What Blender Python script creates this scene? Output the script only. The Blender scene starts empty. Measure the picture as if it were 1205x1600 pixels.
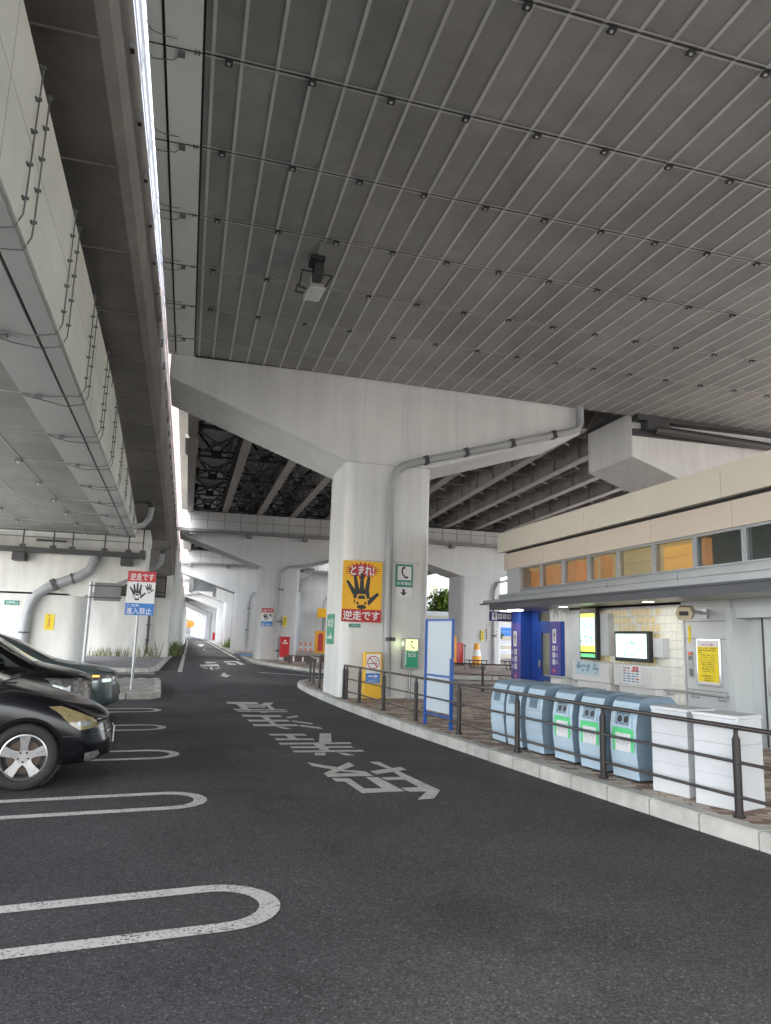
import bpy, bmesh, math, random
from mathutils import Vector, Matrix
from mathutils.bvhtree import BVHTree
from mathutils.geometry import delaunay_2d_cdt
random.seed(7)
R=math.radians
sc=bpy.context.scene; COL=sc.collection
# ---------------- camera ----------------
cd=bpy.data.cameras.new("camera"); cam=bpy.data.objects.new("camera",cd); COL.objects.link(cam)
M3=Matrix(((0.9655512805469235,-0.07275825513469734,-0.24983386668734575),
           (-0.25835216434239194,-0.15343547481008832,-0.9537880866573059),
           (0.031062578994633886,0.9854764286270662,-0.166947071872031)))
cam.matrix_world=Matrix.Translation((0,0,1.6))@M3.to_4x4()
cd.sensor_fit='VERTICAL'; cd.sensor_height=24.0; cd.lens=1150.0/1600.0*24.0
cd.clip_start=0.05; cd.clip_end=4000
sc.camera=cam
# ---------------- world, sun, exposure ----------------
w=bpy.data.worlds.new("World"); sc.world=w; w.use_nodes=True
nt=w.node_tree; bg=nt.nodes['Background']
sky=nt.nodes.new('ShaderNodeTexSky'); sky.sky_type='NISHITA'; sky.sun_disc=False
SUN_EL=R(55); SUN_AZ=R(-150)
sky.sun_elevation=SUN_EL; sky.sun_rotation=SUN_AZ; sky.air_density=1.0; sky.dust_density=3.0; sky.ozone_density=1.0
hs=nt.nodes.new('ShaderNodeHueSaturation'); hs.inputs['Saturation'].default_value=.4; nt.links.new(sky.outputs[0],hs.inputs['Color']); nt.links.new(hs.outputs[0],bg.inputs[0]); bg.inputs[1].default_value=0.15
sl=bpy.data.lights.new("sun","SUN"); sl.energy=.8; sl.angle=R(14); sl.color=(1,.97,.93)
sun=bpy.data.objects.new("sun",sl); COL.objects.link(sun)
sdir=Vector((math.sin(SUN_AZ)*math.cos(SUN_EL),math.cos(SUN_AZ)*math.cos(SUN_EL),math.sin(SUN_EL)))
sun.rotation_euler=sdir.to_track_quat('Z','Y').to_euler()
sun.location=(-20,-20,60)
sc.view_settings.view_transform='Standard'; sc.view_settings.look='None'
sc.view_settings.exposure=3.22; sc.view_settings.gamma=1.0
sc.render.engine='CYCLES'
sc.cycles.max_bounces=10; sc.cycles.diffuse_bounces=6

# ---------------- materials ----------------
def pmat(name,col,rough=.6,metal=0,var=.0,vscale=3,bump=0,bscale=40,streak=None,emit=None,estr=0,alpha=1,trans=0,coat=0,var2=None,spec=None,detail=6):
    m=bpy.data.materials.new(name); m.use_nodes=True; t=m.node_tree; N=t.nodes; L=t.links
    b=N['Principled BSDF']; b.inputs['Roughness'].default_value=rough; b.inputs['Metallic'].default_value=metal
    c4=(col[0],col[1],col[2],1); b.inputs['Base Color'].default_value=c4
    if spec is not None: b.inputs['Specular IOR Level'].default_value=spec
    geo=None
    if var>0 or bump>0 or streak:
        geo=N.new('ShaderNodeNewGeometry')
    if var>0 or streak:
        mp=N.new('ShaderNodeMapping'); L.new(geo.outputs['Position'],mp.inputs['Vector'])
        if streak: mp.inputs['Scale'].default_value=streak
        nz=N.new('ShaderNodeTexNoise'); nz.inputs['Scale'].default_value=vscale; nz.inputs['Detail'].default_value=detail; nz.inputs['Roughness'].default_value=.62
        L.new(mp.outputs[0],nz.inputs['Vector'])
        nz2=N.new('ShaderNodeTexNoise'); nz2.inputs['Scale'].default_value=vscale*.23+.05; nz2.inputs['Detail'].default_value=4
        L.new(geo.outputs['Position'],nz2.inputs['Vector'])
        ad=N.new('ShaderNodeMath'); ad.operation='ADD'; L.new(nz.outputs[0],ad.inputs[0]); L.new(nz2.outputs[0],ad.inputs[1])
        rp=N.new('ShaderNodeMapRange'); rp.inputs[1].default_value=.72; rp.inputs[2].default_value=1.28; L.new(ad.outputs[0],rp.inputs[0])
        mx=N.new('ShaderNodeMix'); mx.data_type='RGBA'
        lo=[c*(1-var) for c in col] if var2 is None else var2
        hi=[min(1,c*(1+var*.6)) for c in col]
        mx.inputs[6].default_value=(*lo,1); mx.inputs[7].default_value=(*hi,1)
        L.new(rp.outputs[0],mx.inputs[0]); L.new(mx.outputs[2],b.inputs['Base Color'])
        rr=N.new('ShaderNodeMapRange'); rr.inputs[3].default_value=max(0.02,rough-.07); rr.inputs[4].default_value=min(1,rough+.1)
        L.new(nz.outputs[0],rr.inputs[0]); L.new(rr.outputs[0],b.inputs['Roughness'])
    if name=='painted_concrete':
        m3=N.new('ShaderNodeMapping'); m3.inputs['Scale'].default_value=(7,7,.22); L.new(geo.outputs['Position'],m3.inputs['Vector'])
        n3=N.new('ShaderNodeTexNoise'); n3.inputs['Scale'].default_value=1; n3.inputs['Detail'].default_value=6; n3.inputs['Roughness'].default_value=.65; L.new(m3.outputs[0],n3.inputs['Vector'])
        r3=N.new('ShaderNodeMapRange'); r3.inputs[1].default_value=.53; r3.inputs[2].default_value=.72; r3.inputs[3].default_value=1; r3.inputs[4].default_value=.88; L.new(n3.outputs[0],r3.inputs[0])
        v3=N.new('ShaderNodeVectorMath'); v3.operation='SCALE'; L.new(mx.outputs[2],v3.inputs[0]); L.new(r3.outputs[0],v3.inputs['Scale']); L.new(v3.outputs[0],b.inputs['Base Color'])
    if bump>0:
        nb=N.new('ShaderNodeTexNoise'); nb.inputs['Scale'].default_value=bscale; nb.inputs['Detail'].default_value=5
        L.new(geo.outputs['Position'],nb.inputs['Vector'])
        bp=N.new('ShaderNodeBump'); bp.inputs['Strength'].default_value=bump; bp.inputs['Distance'].default_value=.01
        L.new(nb.outputs[0],bp.inputs['Height']); L.new(bp.outputs[0],b.inputs['Normal'])
    if emit: b.inputs['Emission Color'].default_value=(*emit,1); b.inputs['Emission Strength'].default_value=estr
    if trans: b.inputs['Transmission Weight'].default_value=trans
    if coat: b.inputs['Coat Weight'].default_value=coat; b.inputs['Coat Roughness'].default_value=.03
    if alpha<1: b.inputs['Alpha'].default_value=alpha
    return m
MT={}
def asphalt():
    m=bpy.data.materials.new('asphalt'); m.use_nodes=True; t=m.node_tree; N=t.nodes; L=t.links; b=N['Principled BSDF']
    g=N.new('ShaderNodeNewGeometry')
    n1=N.new('ShaderNodeTexNoise'); n1.inputs['Scale'].default_value=.55; n1.inputs['Detail'].default_value=6; n1.inputs['Roughness'].default_value=.6
    v=N.new('ShaderNodeTexVoronoi'); v.inputs['Scale'].default_value=95
    n2=N.new('ShaderNodeTexNoise'); n2.inputs['Scale'].default_value=160; n2.inputs['Detail'].default_value=3
    for q in (n1,v,n2): L.new(g.outputs['Position'],q.inputs['Vector'])
    r1=N.new('ShaderNodeMapRange'); r1.inputs[1].default_value=.3; r1.inputs[2].default_value=.7; r1.inputs[3].default_value=.75; r1.inputs[4].default_value=1.22; L.new(n1.outputs[0],r1.inputs[0])
    sp=N.new('ShaderNodeSeparateColor'); L.new(v.outputs['Color'],sp.inputs[0])
    r2=N.new('ShaderNodeMapRange'); r2.inputs[1].default_value=.0; r2.inputs[2].default_value=1; r2.inputs[3].default_value=.55; r2.inputs[4].default_value=1.5; L.new(sp.outputs[0],r2.inputs[0])
    r3=N.new('ShaderNodeMapRange'); r3.inputs[1].default_value=.9; r3.inputs[2].default_value=.98; r3.inputs[3].default_value=0; r3.inputs[4].default_value=1.3; L.new(sp.outputs[1],r3.inputs[0])
    a=N.new('ShaderNodeMath'); a.operation='MULTIPLY'; L.new(r1.outputs[0],a.inputs[0]); L.new(r2.outputs[0],a.inputs[1])
    a2=N.new('ShaderNodeMath'); a2.operation='ADD'; 
    ns=N.new('ShaderNodeTexNoise'); ns.inputs['Scale'].default_value=.75; ns.inputs['Detail'].default_value=7; ns.inputs['Roughness'].default_value=.55; ns.inputs['Distortion'].default_value=.6; L.new(g.outputs['Position'],ns.inputs['Vector'])
    rs=N.new('ShaderNodeMapRange'); rs.inputs[1].default_value=.55; rs.inputs[2].default_value=.68; rs.inputs[3].default_value=1; rs.inputs[4].default_value=.68; L.new(ns.outputs[0],rs.inputs[0])
    a3=N.new('ShaderNodeMath'); a3.operation='MULTIPLY'; L.new(a.outputs[0],a3.inputs[0]); L.new(rs.outputs[0],a3.inputs[1]); L.new(a3.outputs[0],a2.inputs[0]); L.new(r3.outputs[0],a2.inputs[1])
    vm=N.new('ShaderNodeVectorMath'); vm.operation='SCALE'; vm.inputs[0].default_value=(.063,.063,.066); L.new(a2.outputs[0],vm.inputs['Scale'])
    L.new(vm.outputs[0],b.inputs['Base Color']); b.inputs['Roughness'].default_value=.82; b.inputs['Specular IOR Level'].default_value=.35
    mu=N.new('ShaderNodeMath'); mu.operation='ADD'; L.new(v.outputs['Distance'],mu.inputs[0]); L.new(n2.outputs[0],mu.inputs[1])
    bp=N.new('ShaderNodeBump'); bp.inputs['Strength'].default_value=.75; bp.inputs['Distance'].default_value=.004; L.new(mu.outputs[0],bp.inputs['Height']); L.new(bp.outputs[0],b.inputs['Normal'])
    return m
MT['asphalt']=asphalt()
def roadpaint():
    m=bpy.data.materials.new('road_paint'); m.use_nodes=True; t=m.node_tree; N=t.nodes; L=t.links; b=N['Principled BSDF']
    g=N.new('ShaderNodeNewGeometry')
    v=N.new('ShaderNodeTexVoronoi'); v.inputs['Scale'].default_value=85; L.new(g.outputs['Position'],v.inputs['Vector'])
    n=N.new('ShaderNodeTexNoise'); n.inputs['Scale'].default_value=4; n.inputs['Detail'].default_value=8; n.inputs['Roughness'].default_value=.7; L.new(g.outputs['Position'],n.inputs['Vector'])
    sp=N.new('ShaderNodeSeparateColor'); L.new(v.outputs['Color'],sp.inputs[0])
    a=N.new('ShaderNodeMath'); a.operation='MULTIPLY_ADD'; a.inputs[1].default_value=.9; L.new(n.outputs[0],a.inputs[0]); L.new(sp.outputs[0],a.inputs[2])
    r=N.new('ShaderNodeMapRange'); r.inputs[1].default_value=.40; r.inputs[2].default_value=.72; L.new(a.outputs[0],r.inputs[0])
    mx=N.new('ShaderNodeMix'); mx.data_type='RGBA'; mx.inputs[6].default_value=(.07,.07,.068,1); mx.inputs[7].default_value=(.60,.59,.56,1)
    L.new(r.outputs[0],mx.inputs[0]); L.new(mx.outputs[2],b.inputs['Base Color']); b.inputs['Roughness'].default_value=.8
    bp=N.new('ShaderNodeBump'); bp.inputs['Strength'].default_value=.6; bp.inputs['Distance'].default_value=.003; L.new(v.outputs['Distance'],bp.inputs['Height']); L.new(bp.outputs[0],b.inputs['Normal'])
    return m
MT['paint']=roadpaint()
def brickmat(name,c1,c2,c3,mortar,bw,bh,scale=1.0,rot=0.0,msize=.012,offset=.5):
    m=bpy.data.materials.new(name); m.use_nodes=True; t=m.node_tree; N=t.nodes; L=t.links; b=N['Principled BSDF']
    g=N.new('ShaderNodeNewGeometry'); mp=N.new('ShaderNodeMapping'); mp.inputs['Rotation'].default_value=(0,0,rot); L.new(g.outputs['Position'],mp.inputs['Vector'])
    br=N.new('ShaderNodeTexBrick'); br.inputs['Scale'].default_value=scale; br.inputs['Brick Width'].default_value=bw; br.inputs['Row Height'].default_value=bh
    br.inputs['Mortar Size'].default_value=msize; br.offset=offset
    br.inputs['Color1'].default_value=(0,0,0,1); br.inputs['Color2'].default_value=(1,1,1,1); br.inputs['Mortar'].default_value=(.5,.5,.5,1)
    L.new(mp.outputs[0],br.inputs['Vector'])
    cr=N.new('ShaderNodeValToRGB'); cr.color_ramp.interpolation='CONSTANT'
    e=cr.color_ramp.elements; e[0].position=0; e[0].color=(*c1,1); e[1].position=.38; e[1].color=(*c2,1); x=e.new(.7); x.color=(*c3,1)
    L.new(br.outputs['Color'],cr.inputs[0])
    nz=N.new('ShaderNodeTexNoise'); nz.inputs['Scale'].default_value=2.5; nz.inputs['Detail'].default_value=8; L.new(g.outputs['Position'],nz.inputs['Vector'])
    rr=N.new('ShaderNodeMapRange'); rr.inputs[1].default_value=.3; rr.inputs[2].default_value=.7; rr.inputs[3].default_value=.75; rr.inputs[4].default_value=1.15; L.new(nz.outputs[0],rr.inputs[0])
    mx=N.new('ShaderNodeMix'); mx.data_type='RGBA'; L.new(br.outputs['Fac'],mx.inputs[0]); L.new(cr.outputs[0],mx.inputs[6]); mx.inputs[7].default_value=(*mortar,1)
    vm=N.new('ShaderNodeVectorMath'); vm.operation='SCALE'; L.new(mx.outputs[2],vm.inputs[0]); L.new(rr.outputs[0],vm.inputs['Scale'])
    L.new(vm.outputs[0],b.inputs['Base Color']); b.inputs['Roughness'].default_value=.8
    iv=N.new('ShaderNodeMath'); iv.operation='SUBTRACT'; iv.inputs[0].default_value=1; L.new(br.outputs['Fac'],iv.inputs[1])
    bp=N.new('ShaderNodeBump'); bp.inputs['Strength'].default_value=.5; bp.inputs['Distance'].default_value=.004; L.new(iv.outputs[0],bp.inputs['Height']); L.new(bp.outputs[0],b.inputs['Normal'])
    return m
MT['paving']=brickmat('brick_paving',(.25,.165,.125),(.47,.345,.27),(.56,.50,.42),(.09,.08,.07),.30,.10,1.0,R(20),.006)
MT['setts']=brickmat('grey_setts',(.27,.265,.27),(.33,.325,.33),(.38,.375,.37),(.15,.15,.15),.22,.11,1.0,R(10),.01)
MT['flags']=brickmat('flagstones',(.30,.29,.26),(.34,.33,.30),(.38,.37,.33),(.12,.12,.11),.6,.4,1.0,R(6),.012,.5)
MT['kerb']=pmat('kerb_concrete',(.47,.465,.43),.85,var=.3,vscale=5,bump=.4,bscale=90)
MT['concrete']=pmat('painted_concrete',(.70,.70,.685),.55,var=.14,vscale=1.6,streak=(1.5,1.5,.10),bump=.06,bscale=14)
MT['concrete_far']=pmat('pale_concrete',(.56,.565,.565),.6,var=.10,vscale=1.5,streak=(1.6,1.6,.12))
MT['conc_raw']=pmat('raw_concrete',(.30,.285,.25),.85,var=.35,vscale=1.3,streak=(1,1,.35),bump=.25,bscale=30)
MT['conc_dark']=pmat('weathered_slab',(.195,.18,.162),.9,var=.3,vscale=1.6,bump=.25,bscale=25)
MT['conc_wall']=pmat('stained_wall',(.74,.74,.70),.8,var=.22,vscale=1.2,streak=(1.5,1.5,.25),bump=.12,bscale=25)
def cellmat(name,col,cx,cy,x0=0,y0=0,amp=.10,rough=.5):
    m=pmat(name,col,rough,metal=.1,var=.16,vscale=1.5,bump=.08,bscale=200); t=m.node_tree; N=t.nodes; L=t.links; b=N['Principled BSDF']
    src=b.inputs['Base Color'].links[0].from_socket
    g=N.new('ShaderNodeNewGeometry'); mp=N.new('ShaderNodeMapping'); mp.vector_type='POINT'; mp.inputs['Location'].default_value=(-x0/cx,-y0/cy,0); mp.inputs['Scale'].default_value=(1/cx,1/cy,0)
    L.new(g.outputs['Position'],mp.inputs[0]); fl=N.new('ShaderNodeVectorMath'); fl.operation='FLOOR'; L.new(mp.outputs[0],fl.inputs[0])
    wn=N.new('ShaderNodeTexWhiteNoise'); wn.noise_dimensions='3D'; L.new(fl.outputs[0],wn.inputs[0])
    r=N.new('ShaderNodeMapRange'); r.inputs[3].default_value=1-amp; r.inputs[4].default_value=1+amp; L.new(wn.outputs[0],r.inputs[0])
    st=N.new('ShaderNodeTexNoise'); st.inputs['Scale'].default_value=.9; st.inputs['Detail'].default_value=9; st.inputs['Roughness'].default_value=.7; L.new(g.outputs['Position'],st.inputs[0])
    r2=N.new('ShaderNodeMapRange'); r2.inputs[1].default_value=.35; r2.inputs[2].default_value=.65; r2.inputs[3].default_value=.88; r2.inputs[4].default_value=1.07; L.new(st.outputs[0],r2.inputs[0])
    mm=N.new('ShaderNodeMath'); mm.operation='MULTIPLY'; L.new(r.outputs[0],mm.inputs[0]); L.new(r2.outputs[0],mm.inputs[1])
    vm=N.new('ShaderNodeVectorMath'); vm.operation='SCALE'; L.new(src,vm.inputs[0]); L.new(mm.outputs[0],vm.inputs['Scale']); L.new(vm.outputs[0],b.inputs['Base Color'])
    return m
MT['panel']=cellmat('perforated_panel',(.31,.307,.30),.405,1.75,.15,.75)
MT['panel2']=cellmat('soffit_panel',(.25,.245,.235),.98,2.62,.3,.4)
MT['panel_edge']=pmat('panel_seam',(.60,.61,.60),.45,metal=.1,var=.1,vscale=2)
MT['fascia']=pmat('fascia_grey',(.84,.87,.85),.45,var=.1,vscale=.9,streak=(1,.3,1))
MT['fascia_l']=pmat('fascia_cream',(.82,.83,.75),.5,var=.13,vscale=1.3,streak=(1,.5,1))
MT['soff_l']=pmat('soffit_grey',(.42,.43,.42),.5,var=.10,vscale=1)
MT['steel']=pmat('girder_paint',(.33,.31,.285),.55,var=.2,vscale=1.5,streak=(1,.3,1))
MT['steel_dk']=pmat('dark_girder',(.32,.31,.30),.6,var=.25,vscale=2)
MT['deck']=pmat('deck_underside',(.75,.73,.74),.7,var=.2,vscale=1)
MT['brace']=pmat('bracing_paint',(.04,.04,.042),.6,var=.2,vscale=3)
MT['groove']=pmat('shadow_gap',(.03,.03,.03),.8)
MT['galv']=pmat('galvanised',(.38,.39,.40),.42,metal=.6,var=.18,vscale=6)
MT['pipe']=pmat('grey_pipe',(.36,.375,.39),.38,var=.15,vscale=3,streak=(1,1,.3))
MT['dkbrown']=pmat('brown_post',(.022,.017,.016),.4,var=.15,vscale=8,coat=.05)
MT['dkmetal']=pmat('dark_metal',(.07,.07,.072),.5,metal=.4,var=.15,vscale=5)
MT['walkway']=pmat('walkway_steel',(.20,.20,.20),.55,metal=.3,var=.2,vscale=4)
MT['black']=pmat('black_plastic',(.012,.012,.013),.35)
MT['rubber']=pmat('rubber',(.018,.018,.018),.75,var=.2,vscale=12)
MT['white']=pmat('white_paint',(.62,.63,.63),.45,var=.05,vscale=3)
MT['white_gl']=pmat('white_gloss',(.78,.79,.80),.25,var=.03,vscale=3)
MT['boxwhite']=pmat('white_box_board',(.60,.62,.64),.5,var=.07,vscale=2.5)
MT['binblue']=pmat('bin_light_blue',(.44,.57,.67),.42,var=.07,vscale=4)
MT['bingrey']=pmat('bin_slate_blue',(.17,.245,.315),.42,var=.08,vscale=4)
MT['blue']=pmat('sign_blue',(.01,.17,.55),.4)
MT['frameblue']=pmat('frame_blue',(.01,.085,.36),.38,var=.1,vscale=6)
MT['entblue']=pmat('entrance_blue',(.012,.05,.27),.35,var=.08,vscale=3)
MT['purple']=pmat('pillar_purple',(.085,.07,.30),.4,var=.06,vscale=3)
MT['navy']=pmat('sign_navy',(.035,.03,.17),.4)
MT['red']=pmat('sign_red',(.44,.008,.016),.4)
MT['redbox']=pmat('red_box_paint',(.48,.012,.02),.3,coat=.3)
MT['yellow']=pmat('sign_yellow',(.88,.47,.004),.4)
MT['noticey']=pmat('notice_yellow',(.82,.64,.02),.5)
MT['standy']=pmat('stand_yellow',(.80,.46,.015),.35,var=.06,vscale=5)
MT['signw']=pmat('sign_white',(.72,.73,.74),.4)
MT['ink']=pmat('sign_black',(.018,.018,.02),.45)
MT['green']=pmat('sign_green',(.012,.30,.16),.4)
MT['teal']=pmat('sign_teal',(.01,.22,.17),.4)
MT['clad']=pmat('cladding_beige',(.74,.64,.54),.33,metal=.1,var=.06,vscale=.8)
MT['clad2']=pmat('cladding_cream',(.78,.73,.62),.33,metal=.1,var=.06,vscale=.8)
MT['alu']=pmat('aluminium_frame',(.42,.44,.46),.35,metal=.6,var=.1,vscale=4)
MT['eave']=pmat('eave_metal',(.105,.11,.125),.4,metal=.4,var=.12,vscale=3)
MT['soffit']=pmat('canopy_soffit',(.34,.31,.26),.35,metal=.3,var=.08,vscale=1)
MT['tile']=pmat('wall_panel',(.50,.525,.54),.4,var=.06,vscale=2)
MT['door']=pmat('door_paint',(.52,.56,.57),.45,var=.05,vscale=2)
MT['lampbox']=pmat('camera_housing',(.42,.36,.24),.4,var=.1,vscale=6)
MT['glow']=pmat('lamp_glow',(1,1,.95),.5,emit=(1,.97,.88),estr=1.2)
MT['glowy']=pmat('phone_lamp_glow',(.9,.95,.5),.5,emit=(.75,.9,.25),estr=.16)
MT['screen']=pmat('screen_glow',(.6,.9,.9),.3,emit=(.6,.85,.87),estr=.14)
MT['gb']=pmat('glass_block',(.55,.46,.27),.18,emit=(.85,.68,.36),estr=.02,var=.12,vscale=3,coat=.3)  # faint glow in the material stands in for backlight from indoors
MT['inner']=pmat('interior_wood',(.55,.27,.12),.6,emit=(.85,.38,.10),estr=.05,var=.3,vscale=2,streak=(1,1,3))  # wood colour plus a glow standing in for room light
MT['inner2']=pmat('interior_wall',(.5,.5,.36),.6,emit=(.75,.55,.22),estr=.045,var=.2,vscale=1)  # wall colour with room light put in as emission
MT['roomdark']=pmat('interior_grey',(.16,.17,.13),.7,var=.2,vscale=1)
def glassmat(name,col,alpha,rough=.04):
    m=pmat(name,col,rough,alpha=alpha,spec=.8); m.node_tree.nodes['Principled BSDF'].inputs['Coat Weight'].default_value=.3
    return m
MT['glass']=glassmat('window_glass',(.10,.12,.11),.28)
MT['carglass']=pmat('car_glass',(.05,.065,.055),.05,spec=.9,coat=.8)
MT['carblack']=pmat('car_paint_black',(.006,.006,.008),.18,metal=0,coat=.2,spec=.3)
MT['carblack2']=pmat('car_paint_jet',(.005,.005,.006),.18,metal=0,coat=.2,spec=.3)
MT['carteal']=pmat('car_paint_teal',(.13,.175,.18),.25,metal=.3,coat=.4)
MT['chrome']=pmat('chrome',(.7,.7,.72),.1,metal=1)
MT['rim']=pmat('alloy_rim',(.42,.42,.43),.28,metal=.85,var=.1,vscale=20)
MT['rotor']=pmat('brake_disc',(.11,.075,.06),.55,metal=.6)
MT['lens_amber']=pmat('headlamp_aged',(.30,.25,.12),.1,coat=1,var=.3,vscale=18,var2=(.16,.13,.06))
MT['lens']=pmat('headlamp_clear',(.32,.33,.32),.08,metal=.2,coat=1,var=.5,vscale=22,var2=(.08,.08,.08))
MT['lens_on']=pmat('headlamp_lit',(.6,.65,.6),.1,metal=.3,coat=1,emit=(.7,.95,.8),estr=.1)
MT['indic']=pmat('indicator_lit',(.8,.4,.1),.2,emit=(1,.45,.12),estr=.2)
MT['leaf']=pmat('leaf_green',(.07,.14,.025),.6,var=.5,vscale=6)
MT['leaf2']=pmat('leaf_bright',(.20,.30,.03),.6,var=.5,vscale=6)
MT['weed']=pmat('weed_dry',(.30,.29,.14),.8,var=.5,vscale=9)
MT['bark']=pmat('bark',(.10,.075,.05),.9,var=.3,vscale=8,bump=.5)
MT['orange']=pmat('cone_orange',(.80,.12,.02),.45)
MT['ochre']=pmat('ochre_plastic',(.78,.36,.03),.45,var=.1,vscale=4)
MT['pinkb']=brickmat('pink_tile_facade',(.21,.14,.135),(.23,.15,.145),(.22,.15,.145),(.17,.12,.115),3.0,.9,1.0,0,.06)
MT['bldw']=pmat('far_building_white',(.62,.63,.66),.7,var=.08,vscale=.4)
MT['beigeb']=pmat('far_barrier_beige',(.55,.50,.40),.7,var=.1,vscale=.5)
MT['baypaint']=pmat('bay_blue',(.05,.20,.50),.8,var=.2,vscale=2,bump=.2,bscale=80)
MT['net']=glassmat('fence_mesh',(.04,.045,.05),.68,.6)
MT['slats']=pmat('bench_wood',(.07,.045,.035),.7,var=.3,vscale=8)
MT['lumin']=pmat('floodlight_body',(.75,.76,.75),.4,metal=.4,var=.08,vscale=6)
MT['lglass']=pmat('floodlight_glass',(.50,.54,.51),.12,coat=.8)
MT['paper']=pmat('paper_white',(.72,.72,.74),.7,var=.06,vscale=30)
MT['tapegreen']=pmat('tape_green',(.10,.60,.22),.5)
MT['logo']=pmat('logo_grey',(.09,.11,.11),.5)
MT['wood_in']=pmat('shelf_wood',(.40,.28,.13),.6)
MT['rail']=pmat('rail_gloss',(.055,.045,.042),.25,metal=.2,coat=.6)
MT['hall']=pmat('hall_lit',(.65,.58,.38),.6,emit=(.9,.75,.42),estr=.08,var=.1,vscale=2)  # hall wall emits in place of the hall's own lamps
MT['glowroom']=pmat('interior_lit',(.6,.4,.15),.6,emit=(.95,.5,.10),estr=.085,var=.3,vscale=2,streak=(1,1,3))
MT['gtaped']=pmat('rail_tape',(.25,.55,.35),.5)

# ---------------- mesh helpers ----------------
def wloc(o):
    v=Vector((0,0,0))
    while o is not None: v+=o.location; o=o.parent
    return v
class MB:
    def __init__(s): s.v=[]; s.f=[]; s.m=[]; s.cm=0; s.sm=[]; s.smooth=False
    def add(s,vs,fs):
        b=len(s.v); s.v+= [tuple(x) for x in vs]
        for f in fs: s.f.append([i+b for i in f]); s.m.append(s.cm); s.sm.append(s.smooth)
    def box(s,a,b):
        x0,y0,z0=a; x1,y1,z1=b
        s.add([(x0,y0,z0),(x1,y0,z0),(x1,y1,z0),(x0,y1,z0),(x0,y0,z1),(x1,y0,z1),(x1,y1,z1),(x0,y1,z1)],
              [(0,3,2,1),(4,5,6,7),(0,1,5,4),(1,2,6,5),(2,3,7,6),(3,0,4,7)])
    def bar(s,p,q,wd,ht=None,up=(0,0,1)):
        p=Vector(p); q=Vector(q); ht=ht or wd; d=(q-p).normalized(); u=Vector(up)
        if abs(d.dot(u))>.98: u=Vector((0,1,0))
        r=d.cross(u).normalized(); u=r.cross(d).normalized()
        c=[-r*wd/2-u*ht/2,r*wd/2-u*ht/2,r*wd/2+u*ht/2,-r*wd/2+u*ht/2]
        s.add([p+x for x in c]+[q+x for x in c],[(3,2,1,0),(4,5,6,7),(0,1,5,4),(1,2,6,5),(2,3,7,6),(3,0,4,7)])
    def tube(s,path,r,n=10,cap=True,closed=False):
        P=[Vector(p) for p in path]; k=len(P); rs=r if isinstance(r,(list,tuple)) else [r]*k
        vs=[]; prev=None
        for i,p in enumerate(P):
            d=((P[(i+1)%k] if (closed or i<k-1) else P[i])-(P[i-1] if (closed or i>0) else P[i])).normalized()
            if prev is None:
                u=Vector((0,0,1)) if abs(d.z)<.9 else Vector((0,1,0)); a=d.cross(u).normalized()
            else: a=(prev-d*prev.dot(d)).normalized()
            prev=a; b=d.cross(a)
            for j in range(n):
                t=2*math.pi*j/n; vs.append(p+(a*math.cos(t)+b*math.sin(t))*rs[i])
        fs=[]
        for i in range(k if closed else k-1):
            for j in range(n):
                i2=(i+1)%k; fs.append((i*n+j,i*n+(j+1)%n,i2*n+(j+1)%n,i2*n+j))
        o=s.smooth; s.smooth=True; s.add(vs,fs); s.smooth=o
        if cap and not closed: s.add(vs[:n],[tuple(range(n))[::-1]]); s.add(vs[-n:],[tuple(range(n))])
    def cyl(s,p,q,r,n=14,r2=None): s.tube([p,q],[r,r if r2 is None else r2],n)
    def prism(s,poly,d,axis='z'):
        """poly: list of 3D points (planar), extruded by vector d"""
        P=[Vector(p) for p in poly]; d=Vector(d); n=len(P)
        nm=Vector((0,0,0))
        for i in range(n): nm+=P[i].cross(P[(i+1)%n])
        if nm.dot(d)>0: P=P[::-1]
        s.add(P+[p+d for p in P],[tuple(range(n)),tuple(range(2*n-1,n-1,-1))]+[(i,n+i,n+(i+1)%n,(i+1)%n)[::1] if False else (i,(i+1)%n+0,n+(i+1)%n,n+i)[::-1] for i in range(n)])
    def build(s,name,mats,parent=None,local=False,bevel=0,subsurf=0,fixn=True):
        me=bpy.data.meshes.new(name); base=Vector((0,0,0))
        if parent is not None and not local: base=wloc(parent)
        vs=[Vector(v)-base for v in s.v]; loc=Vector((0,0,0))
        if parent is None and vs:
            xs=[v.x for v in vs]; ys=[v.y for v in vs]; zs=[v.z for v in vs]
            loc=Vector(((min(xs)+max(xs))/2,(min(ys)+max(ys))/2,min(zs))); vs=[v-loc for v in vs]
        me.from_pydata([tuple(v) for v in vs],[],s.f)
        if not isinstance(mats,(list,tuple)): mats=[mats]
        for m in mats: me.materials.append(MT[m] if isinstance(m,str) else m)
        for i,p in enumerate(me.polygons): p.material_index=s.m[i]; p.use_smooth=s.sm[i]
        if fixn:
            bm=bmesh.new(); bm.from_mesh(me); bmesh.ops.recalc_face_normals(bm,faces=bm.faces); bm.to_mesh(me); bm.free()
        me.update()
        o=bpy.data.objects.new(name,me); COL.objects.link(o); o.location=loc
        if parent is not None: o.parent=parent
        if bevel:
            md=o.modifiers.new('bevel','BEVEL'); md.width=bevel; md.segments=2; md.limit_method='ANGLE'; md.angle_limit=R(35)
        if subsurf:
            md=o.modifiers.new('sub','SUBSURF'); md.levels=subsurf; md.render_levels=subsurf
        return o
def tag(o,label=None,cat=None,group=None,kind=None):
    if label: o['label']=label
    if cat: o['category']=cat
    if group: o['group']=group
    if kind: o['kind']=kind
    return o
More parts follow.
